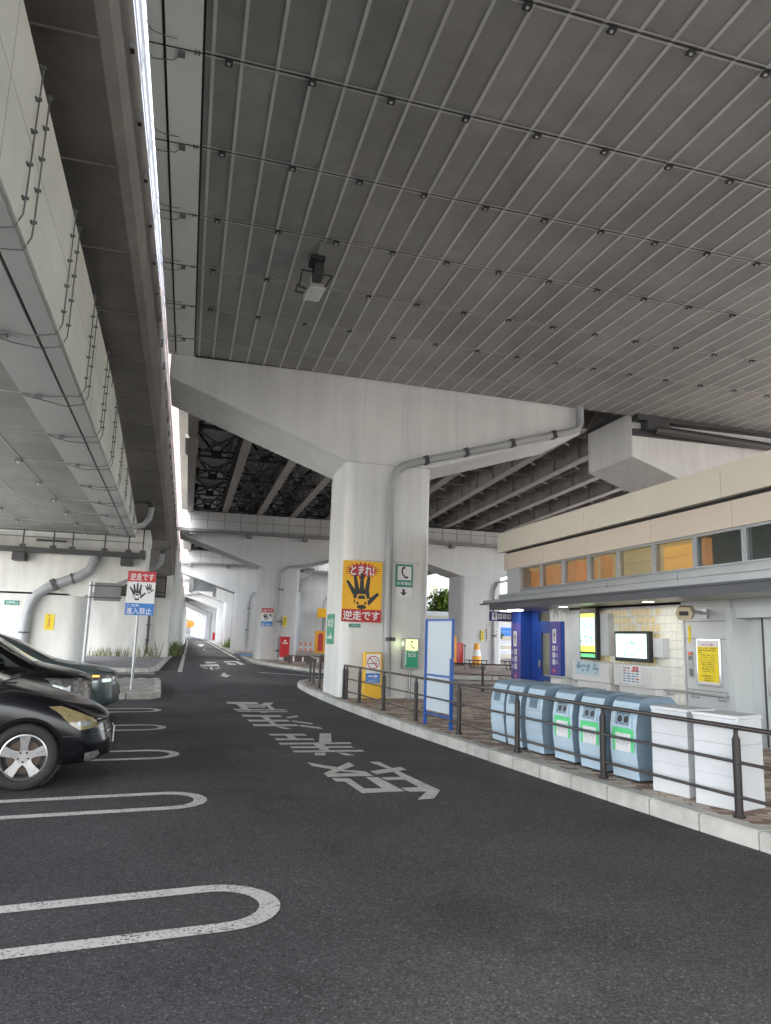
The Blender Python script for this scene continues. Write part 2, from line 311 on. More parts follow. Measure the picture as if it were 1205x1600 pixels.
def empty(name,loc,rz=0,label=None,cat=None,group=None):
    o=bpy.data.objects.new(name,None); COL.objects.link(o); o.location=loc; o.rotation_euler=(0,0,rz); o.empty_display_size=.2
    return tag(o,label,cat,group)
def struct(o): o['kind']='structure'; return o
def kids(o): return [c for c in bpy.data.objects if c.parent is o]
def copy_tree(o,loc=None,rz=None,label=None,group=None,parent=None):
    c=o.copy(); COL.objects.link(c)
    if parent is not None: c.parent=parent
    for ch in kids(o): copy_tree(ch,parent=c)
    if loc is not None: c.location=loc
    if rz is not None: c.rotation_euler=(0,0,rz)
    if label: c['label']=label
    if group: c['group']=group
    return c
# text -> 2D triangles
_tc={}
def text2d(body,bold=.0):
    k=(body,bold)
    if k in _tc: return _tc[k]
    cu=bpy.data.curves.new('txt','FONT'); cu.body=body; cu.offset=bold; cu.resolution_u=3
    o=bpy.data.objects.new('txt',cu); COL.objects.link(o)
    dg=bpy.context.evaluated_depsgraph_get(); me=bpy.data.meshes.new_from_object(o.evaluated_get(dg))
    vs=[(v.co.x,v.co.y) for v in me.vertices]; fs=[tuple(p.vertices) for p in me.polygons]
    bpy.data.objects.remove(o); bpy.data.curves.remove(cu); bpy.data.meshes.remove(me)
    xs=[v[0] for v in vs] or [0,1]; ys=[v[1] for v in vs] or [0,1]
    x0,x1,y0,y1=min(xs),max(xs),min(ys),max(ys)
    vs=[((x-x0)/max(1e-6,x1-x0),(y-y0)/max(1e-6,y1-y0)) for x,y in vs]
    _tc[k]=(vs,fs); return vs,fs
class Board:
    """flat artwork on a plane: origin o, axes U,V (unit), normal W. coords in metres."""
    def __init__(s,mb,o,U,V,W=None):
        s.mb=mb; s.o=Vector(o); s.U=Vector(U); s.V=Vector(V); s.W=Vector(W) if W else s.U.cross(s.V)
        s.sh=(0,0,1,1)
    def P(s,u,v,h): return s.o+s.U*u+s.V*v+s.W*h
    def poly(s,pts,h,m):
        s.mb.cm=m; s.mb.add([s.P(u,v,h) for u,v in pts],[tuple(range(len(pts)))])
    def rect(s,a,b,c,d,h,m): s.poly([(a,b),(c,b),(c,d),(a,d)],h,m)
    def rrect(s,a,b,c,d,r,h,m):
        p=[]
        for cx,cy,t0 in ((c-r,d-r,0),(a+r,d-r,90),(a+r,b+r,180),(c-r,b+r,270)):
            for k in range(5): t=R(t0+k*22.5); p.append((cx+r*math.cos(t),cy+r*math.sin(t)))
        s.poly(p,h,m)
    def disc(s,cx,cy,r,h,m,n=28,ry=None): s.poly([(cx+r*math.cos(2*math.pi*k/n),cy+(ry or r)*math.sin(2*math.pi*k/n)) for k in range(n)],h,m)
    def ring(s,cx,cy,r,r2,h,m,n=32):
        s.mb.cm=m
        for k in range(n):
            a,b=2*math.pi*k/n,2*math.pi*(k+1)/n
            s.mb.add([s.P(cx+q*math.cos(t),cy+q*math.sin(t),h) for q,t in ((r2,a),(r,a),(r,b),(r2,b))],[(0,1,2,3)])
    def stroke(s,p,q,w1,w2,h,m):
        """capsule with two radii"""
        d=math.atan2(q[1]-p[1],q[0]-p[0]); pts=[]
        for k in range(9): t=d+R(90)+R(180)*k/8; pts.append((p[0]+w1*math.cos(t),p[1]+w1*math.sin(t)))
        for k in range(9): t=d-R(90)+R(180)*k/8; pts.append((q[0]+w2*math.cos(t),q[1]+w2*math.sin(t)))
        s.poly(pts,h,m)
    def text(s,body,a,b,c,d,h,m,bold=.0):
        vs,fs=text2d(body,bold); s.mb.cm=m
        s.mb.add([s.P(a+(c-a)*x,b+(d-b)*y,h) for x,y in vs],fs)
    def line(s,pts,w,h,m):
        for i,(p,q) in enumerate(zip(pts,pts[1:])): s.stroke(p,q,w,w,h+i*.00015,m)
# ================= GROUND =================
mb=MB(); mb.add([(-400,-80,0),(400,-80,0),(400,1500,0),(-400,1500,0)],[(0,1,2,3)])
struct(mb.build('road','asphalt'))
mb=MB()
for a,b,c,d in ((-400,-80,-9.6,600),(26,-80,400,600)): mb.add([(a,b,.003),(c,b,.003),(c,d,.003),(a,d,.003)],[(0,1,2,3)])
struct(mb.build('ground',pmat('pale_ground',(.36,.35,.32),.9,var=.2,vscale=.3)))  # pale ground added on both sides to bounce light under the decks
def cr(pts,n=6):
    out=[]; P=[Vector((*p,0)) for p in pts]; P=[P[0]*2-P[1]]+P+[P[-1]*2-P[-2]]
    for i in range(1,len(P)-2):
        for k in range(n):
            t=k/n; a,b,c,d=P[i-1],P[i],P[i+1],P[i+2]
            out.append(.5*((2*b)+(c-a)*t+(2*a-5*b+4*c-d)*t*t+(3*b-a-3*c+d)*t**3))
    out.append(P[-2]); return [(p.x,p.y) for p in out]
def resample(pts,step):
    out=[pts[0]]; acc=0
    for a,b in zip(pts,pts[1:]):
        L=math.dist(a,b); t=step-acc
        while t<=L: out.append((a[0]+(b[0]-a[0])*t/L,a[1]+(b[1]-a[1])*t/L)); t+=step
        acc=(acc+L)%step
    return out
def kerb(name,pts,wd=.17,h=.15,step=.62,side=1):
    """blocks with small joints; side=+1: body lies to the right of travel"""
    q=resample(pts,step); mb=MB()
    nr=[]
    for i in range(len(q)):
        a=q[max(0,i-1)]; b=q[min(len(q)-1,i+1)]; d=Vector((b[0]-a[0],b[1]-a[1])).normalized(); nr.append(Vector((d.y,-d.x))*side)
    for i in range(len(q)-1):
        a,b=Vector(q[i]),Vector(q[i+1]); g=(b-a).normalized()*.009
        a0=a+g; b0=b-g; a1=a+nr[i]*wd+g; b1=b+nr[i+1]*wd-g; c=nr[i]*.025; jz=random.uniform(-.003,.003)
        vs=[(a0.x,a0.y,-.05),(b0.x,b0.y,-.05),(b1.x,b1.y,-.05),(a1.x,a1.y,-.05),
            (a0.x,a0.y,h-.02+jz),(b0.x,b0.y,h-.02+jz),((a0+c).x,(a0+c).y,h+jz),((b0+c).x,(b0+c).y,h+jz),(b1.x,b1.y,h+jz),(a1.x,a1.y,h+jz)]
        mb.add(vs,[(0,1,5,4),(4,5,7,6),(6,7,8,9),(3,9,8,2),(0,4,6,9,3),(1,2,8,7,5),(0,3,2,1)])
    o=struct(mb.build(name,'kerb')); return q,nr
main=cr([(5.1,-4),(5.0,0),(4.85,2.6),(4.62,4.9),(4.46,6.1),(4.26,7.7),(4.0,10),(3.76,12.34),(3.55,15),(3.42,17.4),(3.34,20.5),(3.42,23.0),(3.75,24.2),(4.5,24.7),(6.5,25.0),(10,25.2)],6)
q,nr=kerb('kerb',main,side=1)
inner=[(a[0]+b.x*.165,a[1]+b.y*.165) for a,b in zip(q,nr)]
mb=MB(); poly=[(x,y,-.02) for x,y in inner]+[(11.5,25.1,-.02),(60,25.1,-.02),(60,-4,-.02)]
mb.prism(poly,(0,0,.165)); struct(mb.build('pavement','paving'))
# second pavement round the next pier
k2=cr([(12,28.2),(8,28.8),(6.2,30),(5.2,32.6),(4.5,35.4),(3.95,38.3),(3.6,41.4),(3.4,48)],5)
q,nr=kerb('kerb',k2,side=1)
inner2=[(a[0]+b.x*.165,a[1]+b.y*.165) for a,b in zip(q,nr)]
mb=MB(); mb.prism([(x,y,-.02) for x,y in inner2]+[(3.58,48,-.02),(26,48,-.02),(26,28.2,-.02)],(0,0,.163)); struct(mb.build('pavement','paving'))
k3=cr([(3.4,56),(3.35,65),(3.4,80),(3.5,110),(3.2,150),(2.2,200)],6)
q,nr=kerb('kerb',k3,side=1,step=1.2)
mb=MB(); mb.prism([(3.55,56,-.02),(3.5,65,-.02),(3.55,80,-.02),(3.65,110,-.02),(3.35,150,-.02),(2.35,200,-.02),(30,200,-.02),(30,56,-.02)],(0,0,.162)); struct(mb.build('pavement','flags'))
mb=MB(); mb.add([(3.75,48.3,.006),(5.6,48.3,.006),(5.6,55.6,.006),(3.75,55.6,.006)],[(0,1,2,3)]); struct(mb.build('road_marking','baypaint'))
# left islands
k4=[(-9,17.55),(-3,18.1),(-.75,18.3),(-.52,18.45),(-.47,18.8),(-.62,23.3)]
q,nr=kerb('kerb',k4,side=-1,step=.6)
mb=MB(); mb.prism([(-9,17.7,-.02),(-3,18.25,-.02),(-.62,18.5,-.02),(-.78,23.6,-.02),(-9,23.4,-.02)],(0,0,.166)); struct(mb.build('pavement','flags'))
k5=[(-14,29.0),(-3.0,29.5),(-1.3,29.6),(-.95,30.6),(-.80,42.5),(-.3,70)]
q,nr=kerb('kerb',k5,side=-1,step=.8)
mb=MB(); mb.prism([(-30,28.9,-.02),(-14,29.15,-.02),(-1.4,29.75,-.02),(-1.12,30.6,-.02),(-.97,42.9,-.02),(-30,42.9,-.02)],(0,0,.161)); struct(mb.build('pavement','setts'))
mb=MB(); mb.add([(-9,28.2,.004),(-1.0,28.3,.004),(-1.0,29.45,.004),(-9,28.95,.004)],[(0,1,2,3)]); struct(mb.build('gutter','flags'))
# road markings
def mark(polys,z=.005,name='road_marking'):
    m=MB()
    for i,p in enumerate(polys): m.add([(x,y,z+.0004*(i%7)) for x,y in p],[tuple(range(len(p)))])
    return struct(m.build(name,'paint'))
MARKS=[
  [(1.60,9.61),(1.62,9.34),(1.83,9.11),(1.91,9.25)],
  [(2.13,9.59),(2.15,9.34),(1.72,8.75),(1.67,8.85)],
  [(1.67,8.85),(1.68,8.63),(2.22,8.65),(2.20,8.82),(1.83,8.84)],
  [(1.93,9.07),(2.19,8.94),(2.22,8.65),(2.17,8.79),(1.90,8.97)],
  [(1.71,8.57),(1.91,8.53),(1.95,7.97),(1.87,7.73),(1.82,8.35),(1.72,8.36)],
  [(1.92,7.96),(2.21,7.94),(2.34,7.77),(2.24,7.77),(1.87,7.73)],
  [(2.11,8.58),(2.25,8.57),(2.34,7.77),(2.14,7.92)],
  [(2.40,9.59),(2.53,9.59),(2.64,8.63),(2.74,7.79),(2.58,7.75),(2.53,8.38),(2.52,9.08)],
  [(2.74,7.79),(2.54,7.41),(2.36,7.38),(2.58,7.76)],
  [(2.25,8.94),(2.71,9.21),(2.73,9.00),(2.28,8.74)],
  [(2.28,8.55),(2.62,8.57),(2.60,8.41),(2.31,8.38)],
  [(2.35,7.95),(2.65,7.98),(2.61,7.74),(2.37,7.75)],
  [(1.39,12.30),(1.97,12.29),(1.99,12.08),(1.41,12.09)],
  [(1.64,12.17),(1.76,12.17),(1.78,11.73),(1.66,11.73)],
  [(1.43,11.79),(2.03,11.77),(2.03,11.59),(1.45,11.59)],
  [(2.24,12.36),(2.43,12.36),(2.23,11.28),(2.04,11.29)],
  [(1.43,11.31),(2.52,11.33),(2.52,11.16),(1.45,11.13)],
  [(1.55,10.95),(2.45,10.95),(2.46,10.78),(1.56,10.78)],
  [(1.93,11.20),(2.09,11.15),(2.06,10.43),(1.94,10.64)],
  [(1.54,10.56),(2.53,10.58),(2.54,10.42),(1.55,10.40)],
  [(1.82,10.35),(1.97,10.36),(1.93,10.13),(1.78,10.12)],
  [(2.13,10.39),(2.22,10.33),(2.34,10.14),(2.20,10.11)],
  [(1.16,15.09),(1.91,15.04),(1.92,14.71),(1.18,14.79)],
  [(1.52,14.80),(1.65,14.76),(1.68,13.35),(1.59,13.47)],
  [(1.21,14.27),(1.95,14.25),(1.98,13.98),(1.23,13.97)],
  [(1.25,13.59),(2.02,13.55),(2.03,13.29),(1.25,13.29)],
  [(1.61,13.23),(1.72,13.23),(1.86,12.91),(1.74,12.87)],
  [(1.98,14.63),(2.25,15.01),(2.24,14.75),(1.99,14.48)],
  [(2.01,14.18),(2.34,13.78),(2.33,13.53),(2.03,13.94)],
  [(2.06,13.53),(2.38,13.17),(2.39,12.88),(2.07,13.26)],
  [(1.02,17.82),(1.70,17.82),(1.73,17.30),(1.21,17.26),(1.01,17.45)],
  [(1.21,17.26),(1.40,17.28),(1.40,15.82),(1.26,16.07)],
  [(1.88,17.69),(2.09,17.70),(1.95,17.12),(1.71,17.10)],
  [(1.38,17.16),(1.95,17.22),(1.93,16.97),(1.38,16.93)],
  [(1.39,16.79),(1.81,16.82),(1.80,16.54),(1.38,16.55)],
  [(1.08,16.23),(2.16,16.17),(2.18,15.99),(1.10,15.97)],
  [(1.11,15.85),(2.16,15.77),(2.18,15.64),(1.14,15.67)],
  [(1.94,17.12),(1.95,16.19),(1.84,16.18),(1.84,17.08)],
  [(1.59,15.66),(1.75,15.75),(1.72,15.54),(1.58,15.53)],
  [(1.46,30.04),(1.60,30.22),(1.59,28.79),(1.73,28.74),(1.50,27.12),(1.30,28.41),(1.44,28.74)],
  [(1.06,40.74),(1.65,40.24),(1.61,39.42),(1.10,38.42)],
  [(0.75,36.83),(1.64,37.95),(1.63,35.59),(0.74,35.33)],
  [(0.76,34.31),(0.89,34.48),(1.04,33.56),(0.98,33.15)],
  [(1.12,34.76),(1.23,34.81),(1.25,32.55),(1.13,32.51)],
  [(1.33,33.68),(1.61,34.66),(1.58,34.06),(1.36,32.97)],
  [(2.08,41.72),(2.91,42.61),(2.89,41.56),(2.10,40.31)],
  [(2.81,42.11),(2.97,39.96),(2.97,38.22),(2.71,37.75),(2.66,40.36)],
  [(2.15,39.70),(2.56,38.76),(2.52,37.66),(2.10,37.81)],
  [(1.35,88.36),(1.87,92.00),(2.18,89.59),(1.65,80.30)],
  [(1.51,69.20),(1.80,67.86),(1.60,64.29)],
]
mark(MARKS,.004)
def strip(pts,wd):
    out=[]
    for a,b in zip(pts,pts[1:]):
        d=Vector((b[0]-a[0],b[1]-a[1])).normalized(); n=Vector((-d.y,d.x))*wd/2
        out.append([(a[0]-n.x,a[1]-n.y),(b[0]-n.x,b[1]-n.y),(b[0]+n.x,b[1]+n.y),(a[0]+n.x,a[1]+n.y)])
    return out
def bay(tx,ty,ang,wo=.385,lw=.125,L=6.5):
    d=Vector((math.cos(ang),math.sin(ang))); n=Vector((-d.y,d.x)); c=Vector((tx,ty))-d*wo; ri=wo-lw
    vs=[];k=20
    for i in range(k+1):
        t=R(-90+180*i/k)
        for r in (ri,wo): p=c+d*math.cos(t)*r+n*math.sin(t)*r; vs.append((p.x,p.y,.005))
    m=MB(); m.add(vs,[(2*i,2*i+1,2*i+3,2*i+2) for i in range(k)])
    for s in (-1,1):
        a=c+n*s*ri; b=c+n*s*wo; m.add([(a.x,a.y,.005),(b.x,b.y,.005),((b-d*L).x,(b-d*L).y,.005),((a-d*L).x,(a-d*L).y,.005)],[(0,1,2,3)])
    struct(m.build('road_marking','paint'))
for (tx,ty) in [(.66,4.80),(.31,7.68),(.03,10.42),(-.2,13.2),(-.37,15.95)]: bay(tx,ty,R(8.3))
mark(strip([(-.95,30.2),(-.30,30.25)],.10),.005)
mark(strip([(-.12,30.2),(-.02,48),(.12,70),(.30,110),(.1,160)],.17),.005)
mark(strip([(3.1,44),(3.12,60),(3.2,110),(2.9,150)],.15),.005)
mark(strip([(3.3,42.5),(3.75,37.5),(4.4,34),(5.2,31)],.12),.005)
mark(strip([(3.0,31),(5.5,28.2)],.25)+strip([(-2.9,28.0),(-2.55,25.0)],.3),.006)
mark([[(-1.9+.45*i+a,25.2+b) for a,b in ((0,0),(.2,.1),(.3,.8),(.1,1.0),(-.05,.6))] for i in range(3)],.006)
mb=MB(); mb.box((5.4,15.6,.146),(6.3,16.1,.151)); struct(mb.build('manhole_cover','dkmetal'))

# ================= MAIN VIADUCT =================
def zs(x): return 8.12-.018*(x+.27)
via=empty('road_viaduct',(8,10,0),label='wide grey elevated road deck overhead with ribbed soundproof ceiling panels',cat='viaduct')
YE=17.45; XR=20.5; Y0=-26.0
JY=[7.75-1.75*k for k in range(1,19)][::-1]+[7.75,9.46,11.2,12.93,14.65,16.4]
XS=[-.27,-.18]+[.15+.405*i for i in range(64)]
mb=MB()
mb.add([(-.27,Y0,zs(-.27)),(XR,Y0,zs(XR)),(XR,YE,zs(XR)),(-.27,YE,zs(-.27))],[(0,1,2,3)])
mb.cm=1
for x in XS[1:]: mb.box((x-.020,Y0,zs(x)-.010),(x+.020,YE,zs(x)+.01))
mb.cm=2
for y in JY:
    mb.add([(-.27,y-.008,zs(-.27)-.013),(XR,y-.008,zs(XR)-.013),(XR,y+.008,zs(XR)-.013),(-.27,y+.008,zs(-.27)-.013)],[(0,1,2,3)])
    mb.cm=1
    for s in (-.034,.034): mb.add([(-.27,y+s-.010,zs(-.27)-.0125),(XR,y+s-.010,zs(XR)-.0125),(XR,y+s+.010,zs(XR)-.0125),(-.27,y+s+.010,zs(-.27)-.0125)],[(0,1,2,3)])
    mb.cm=2
mb.cm=3; mb.box((-.27,YE,zs(0)-.04),(10.0,YE+.03,zs(10)+.5)); mb.box((10,YE,zs(10)-.03),(XR,YE+.03,zs(XR)+.55))
mb.build('ceiling_panels',['panel','panel_edge','groove','dkmetal'],via)
nb=0
for jy in [6.0]+JY[-6:]+[YE-.1]:
    for i in range(19):
        x=-.0+.975*i+ (0 if i else 0)
        if nb>=98: break
        if jy<7 and i>6: continue
        m=MB(); z=zs(x); yy=jy+.05
        m.cm=0
        a,bq=.045,.042
        m.box((x-a,yy-bq,z-.040),(x+a,yy-bq+.02,z-.014)); m.box((x-a,yy+bq-.02,z-.040),(x+a,yy+bq,z-.014)); m.box((x-a,yy-bq+.02,z-.040),(x-a+.02,yy+bq-.02,z-.014)); m.box((x+a-.02,yy-bq+.02,z-.040),(x+a,yy+bq-.02,z-.014))
        m.cm=1; m.cyl((x,yy,z-.045),(x,yy,z-.014),.020,8)
        m.build('bracket',['dkmetal','panel_edge'],via); nb+=1
# edge fascia
mb=MB()
mb.box((-.70,Y0,8.10),(-.30,YE+.1,8.2)); mb.box((-.89,Y0,8.11),(-.735,YE+.1,8.2)); mb.cm=1
mb.box((-.735,Y0,8.16),(-.70,YE,8.21)); mb.box((-.30,Y0,8.14),(-.272,YE,8.19))
for y in JY: mb.box((-.89,y-.008,8.094),(-.30,y+.008,8.0995))
mb.cm=2
for y in JY:
    mb.box((-.57,y+.03,8.06),(-.49,y+.10,8.099)); mb.box((-.385,y-.03,8.08),(-.365,y+.03,8.0995)); mb.box((-.345,y-.03,8.08),(-.325,y+.03,8.0995))
    for s in (-.17,.17):
        mb.tube([(-.93,y+s*1.3,8.2),(-.85,y+s*1.25,8.075),(-.75,y+s*1.1,8.065),(-.62,y+s,8.07),(-.57,y+s*.8,8.099)],.006,5)
mb.build('edge_fascia',['fascia','groove','walkway'],via)
mb=MB(); mb.box((-.88,Y0,8.21),(-.75,YE+.1,10.4)); mb.box((-.86,Y0,8.8),(XR,YE-.02,9.9)); mb.build('deck_edge','conc_raw',via)
# girders beyond the first pier
def girder(m,x0,y0,x1,y1,zb,h,fw=.5,web=True):
    m.cm=0; m.bar((x0,y0,zb+.02),(x1,y1,zb+.02),fw,.04)
    m.cm=1; m.bar((x0,y0,zb+.04+h/2),(x1,y1,zb+.04+h/2),.03,h)
for (x0,x1) in ((1.62,1.55),(3.55,3.5),(5.45,5.4),(7.5,7.5),(9.5,9.5)):
    m=MB(); girder(m,x0,19.95,x1+.4,300,8.25,1.65,.34)
    y=21
    while y<75:
        m.cm=0; m.box((x0-.14+(y-20)*.002,y,8.3),(x0+.14+(y-20)*.002,y+.03,9.9)); y+=2.4
    m.build('girder',['steel','steel_dk'],via)
m=MB(); m.cm=0; m.box((-.42,19.95,8.12),(-.10,300,8.16)); m.box((-.36,19.95,8.16),(-.33,300,9.95))
m.box((-.9,19.95,9.95),(-.1,300,10.9))
for y in range(21,80,3): m.box((-.41,y,8.161),(-.12,y+.04,9.9))
m.box((-.5,25.0,8.0),(-.06,27.5,8.119)); m.build('edge_girder',['steel','steel_dk'],via)
m=MB(); m.box((-.1,17.43,9.96),(22.0,19.9,10.9)); m.box((-.1,19.9,9.96),(11.0,300,10.9)); m.build('deck_slab','deck',via)
# K bracing
m=MB(); ys=[20.8+4.3*i for i in range(14)]
for bx in ((-.3,1.6),(1.6,3.55),(3.55,5.45),(5.45,7.5),(7.5,9.5)):
    c=(bx[0]+bx[1])/2
    for y in ys:
        m.bar((bx[0],y,8.45),(bx[1],y,8.45),.08,.08); m.bar((bx[0],y,9.7),(bx[1],y,9.7),.08,.08)
        m.bar((bx[0],y,9.65),(c,y,8.5),.08,.08); m.bar((bx[1],y,9.65),(c,y,8.5),.08,.08)
        m.bar((bx[0]+.1,y,9.62),(bx[0]+.35,y,9.62),.04,.4); m.bar((c-.2,y,8.52),(c+.2,y,8.52),.04,.28)
        m.bar((bx[0],y,8.44),(c,y+2.15,8.44),.09,.05); m.bar((c,y+2.15,8.44),(bx[0],y+4.3,8.44),.09,.05); m.bar((bx[1],y,8.44),(c,y+2.15,8.45),.09,.05); m.bar((c,y+2.15,8.45),(bx[1],y+4.3,8.44),.09,.05); m.box((c-.25,y+2.0,8.47),(c+.25,y+2.3,8.49))
m.build('bracing','brace',via)
m=MB()
for x in (2.2,2.45,2.95,3.1): m.box((x,20,8.62),(x+.05,95,8.72))
for i in range(90): m.box((2.2,20+i*.75,8.60),(2.5,20+i*.75+.12,8.62)); 
for i in range(120): m.box((2.95,20+i*.5,8.6),(3.15,20+i*.5+.06,8.62))
m.tube([(2.7,20,8.8),(2.7,95,8.8)],.06,8); m.tube([(4.3,20,8.9),(4.3,95,8.9)],.09,8); m.tube([(1.2,20,8.9),(1.2,95,8.9)],.05,8)
m.build('cable_tray','walkway',via)
# second carriageway on the right (skewed girders)
v2=empty('far_viaduct',(14,40,0),label='dark steel girders of the second elevated carriageway behind the main pier',cat='viaduct')
for i,xb in enumerate((9.6,11.55,13.35,15.25,17.2,19.2,21.2)):
    m=MB(); girder(m,xb,19.95,xb+.062*75,95,8.2,1.9,.34)
    y=21.5
    while y<60: x=xb+.062*(y-19.95); m.cm=0; m.box((x-.12,y,8.26),(x+.12,y+.03,10.1)); y+=2.2
    m.build('girder',['steel','steel_dk'],v2)
m=MB(); m.add([(10,19.95,10.3),(30,19.95,10.3),(33,95,10.3),(14,95,10.3)],[(0,1,2,3)]); m.add([(10,19.95,10.8),(30,19.95,10.8),(33,95,10.8),(14,95,10.8)],[(3,2,1,0)]); m.build('deck_slab','steel_dk',v2)
m=MB()
for i in range(9):
    y=22+3.1*i; 
    for k in range(6):
        x=9.6+1.95*k+.062*(y-20)
        m.bar((x,y,8.6),(x+1.95,y,8.6),.07,.07); m.bar((x+.1,y,9.9),(x+.97,y,8.6),.07,.07); m.bar((x+1.85,y,9.9),(x+.97,y,8.6),.07,.07); m.bar((x,y,8.5),(x+.97,y+.9,8.5),.06,.06)
m.box((15,20,8.58),(15.05,50,8.64)); m.build('bracing','steel',v2)

# ================= PIERS =================
def rprism(m,xl,xr,y0,y1,z0,z1,r=.28,n=5):
    p=[]
    for cx,cy,t0 in ((xr-r,y1-r,0),(xl+r,y1-r,90),(xl+r,y0+r,180),(xr-r,y0+r,270)):
        for k in range(n+1): t=R(t0+90*k/n); p.append((cx+r*math.cos(t),cy+r*math.sin(t)))
    N=len(p); vs=[(x,y,z0) for x,y in p]+[(x,y,z1) for x,y in p]
    o=m.smooth; m.smooth=True; m.add(vs,[(i,(i+1)%N,N+(i+1)%N,N+i) for i in range(N)]); m.smooth=o
    m.add(vs[:N],[tuple(range(N))[::-1]]); m.add(vs[N:],[tuple(range(N))])
def pier(loc,label,xl,xr,y0,dp,ztl,ztr,tl,zl,tr,zr,zj,grp,mat='concrete',catwalk=None,pipe=None,far=False,zbase=.0):
    e=empty('viaduct_pier',loc,label=label,cat='bridge pier',group=grp)
    m=MB(); rprism(m,xl,xr,y0+.004,y0+dp-.004,zbase,zj+.05,r=.30); m.build('column',mat,e)
    m=MB(); prof=[(tl,ztl),(tl,zl),(xl,zj),(xr,zj),(tr,zr),(tr,ztr)]
    c=.09
    P=[(tl,y0,ztl),(tl,y0,zl),(xl,y0,zj),(xr,y0,zj),(tr,y0,zr),(tr,y0,ztr)]
    m.prism(P,(0,dp,0)); m.build('crossbeam',mat,e,bevel=.03)
    if pipe:
        pm=MB(); r=.095 if not far else .09
        pm.tube(pipe,r,10)
        pm.cm=1
        for i in range(1,len(pipe)-1):
            pass
        zt=pipe[-2][2]
        for zq in (zt-.5,zt-2.3,zt-3.9):
            if zq>.4: pm.tube([(pipe[-1][0],pipe[-1][1],zq),(pipe[-1][0],pipe[-1][1],zq+.09)],r+.022,10); pm.box((pipe[-1][0]+.08,pipe[-1][1],zq),(pipe[-1][0]+.17,y0,zq+.09))
        pm.build('drain_pipe',['pipe','dkmetal'],e)
    if catwalk:
        z,xa,xb=catwalk; cm=MB(); yy=y0-.55
        cm.box((xa,yy,z-.07),(xb,yy+.5,z+.03)); cm.box((xa,yy-.03,z-.1),(xb,yy,z+.06))
        x=xa
        while x<xb: cm.box((x,yy-.02,z+.06),(x+.03,yy+.01,z+1.05)); x+=.9 
        for h in (.55,1.02): cm.box((xa,yy-.025,z+h),(xb,yy-.005,z+h+.02))
        for k in range(4):
            x=xa+1+(xb-xa-2)*k/3; cm.box((x-.12,yy+.05,z-.28),(x+.12,y0-.002,z-.07))
        cm.build('inspection_walkway','walkway',e)
    return e
xp=4.66
pipe1=[(9.93,17.35,7.95),(9.93,17.35,7.5),(9.86,17.35,7.32),(9.65,17.35,7.22),(5.35,17.35,5.98),(5.0,17.35,5.87),(4.8,17.35,5.72),(4.70,17.35,5.45),(xp,17.35,5.0),(xp+.02,17.35,2.0),(xp+.06,17.35,.2)]
P1=pier((4.7,18.6,0),'nearest big pale pier, carrying the orange stop poster and emergency phone signs',3.58,5.80,17.5,2.35,8.25,8.25,-.82,7.52,10.02,7.22,5.90,'piers of the main viaduct',pipe=pipe1)
# fillets of clamps on the sloping pipe
for t in (.12,.4,.7,.95):
    m=MB(); x=9.65+(5.35-9.65)*t; z=7.22+(5.98-7.22)*t; m.bar((x-.05,17.35,z-.015),(x+.05,17.35,z+.015),.215,.215); m.build('pipe_clamp','dkmetal',P1)
m=MB(); m.box((3.85,17.498,3.42),(5.52,17.50,3.428)); m.box((3.65,17.497,5.86),(5.75,17.4995,5.868)); m.build('form_joint','walkway',P1)
far_piers=[(42.0,5.3,3.82),(63,4.85,3.7),(83,4.75,3.85),(106,4.7,4.0),(128,4.65,3.85),(148,4.6,3.5),(167,4.6,3.15),(190,4.6,2.7),(215,4.6,2.1),(240,4.6,1.5)]
names=['second pier from the front, bearing the small red and blue wrong-way sign','third pier from the front, pale and square, behind the second one','fourth pale pier down the row, with plants at its foot','fifth pale pier down the row under the viaduct','sixth pale pier down the row under the viaduct','seventh pale pier down the row, shrunk by distance','eighth pale pier down the row, shrunk by distance','ninth pier down the row, a thin white strip','tenth pier down the row, a thin white strip','farthest pier of the row at the end of the road']
for i,(y,zj,xl) in enumerate(far_piers):
    xr=xl+2.25
    px_=xl+1.15; zc=7.1 if i<3 else 6.6
    pp=[(xr+3.6,y-.15,6.35+(zj-5.3)),(xr+.5,y-.15,zj+.15),(xl+1.5,y-.15,zj-.02),(px_+.1,y-.15,zj-.3),(px_,y-.15,zj-.8),(px_,y-.15,.2)]
    pier((xl+1.1,y+1,0),names[i],xl,xr,y,2.3,8.22,8.22,xl-4.55,6.85-(.0 if i==0 else (.5)),xr+4.2,6.7,zj,'piers of the main viaduct',mat='concrete_far',
         catwalk=(zc,-1.1,xr+4.3) if i<5 else None,pipe=pp,far=True)
SR=empty('side_ramp',(13,70,0),label='dark brown sloping ramp slab far behind, right of the distant orange barriers',cat='ramp')
m=MB(); m.prism([(12.2,63,3.9),(18,63,2.6),(18,63,2.0),(12.2,63,3.2)],(0,20,0)); m.build('slab','conc_dark',SR)
m=MB(); m.box((12.6,70,0),(13.4,71,3.3)); m.box((12.2,75,0),(19,75.5,2.6)); m.build('wall','conc_dark',SR)
P1r=pier((16.7,18.6,0),'pale crossbeam end jutting out above the cladded building roof',15.3,17.6,17.5,2.35,8.02,7.45,11.62,6.75,21.5,7.0,5.5,'piers of the second viaduct')
m=MB(); m.box((11.9,17.15,7.50),(12.6,17.48,7.72)); m.box((11.63,17.44,7.35),(26,17.5,7.55)); m.tube([(12.2,17.25,7.52),(24,17.25,7.10)],.12,10); m.box((11.63,17.2,7.74),(26,19.9,8.15)); m.bar((16.9,17.2,7.2),(16.9,17.2,6.7),.06); m.bar((16.9,17.2,6.75),(17.6,17.2,7.2),.06); m.build('drain_pipe','dkmetal',P1r)
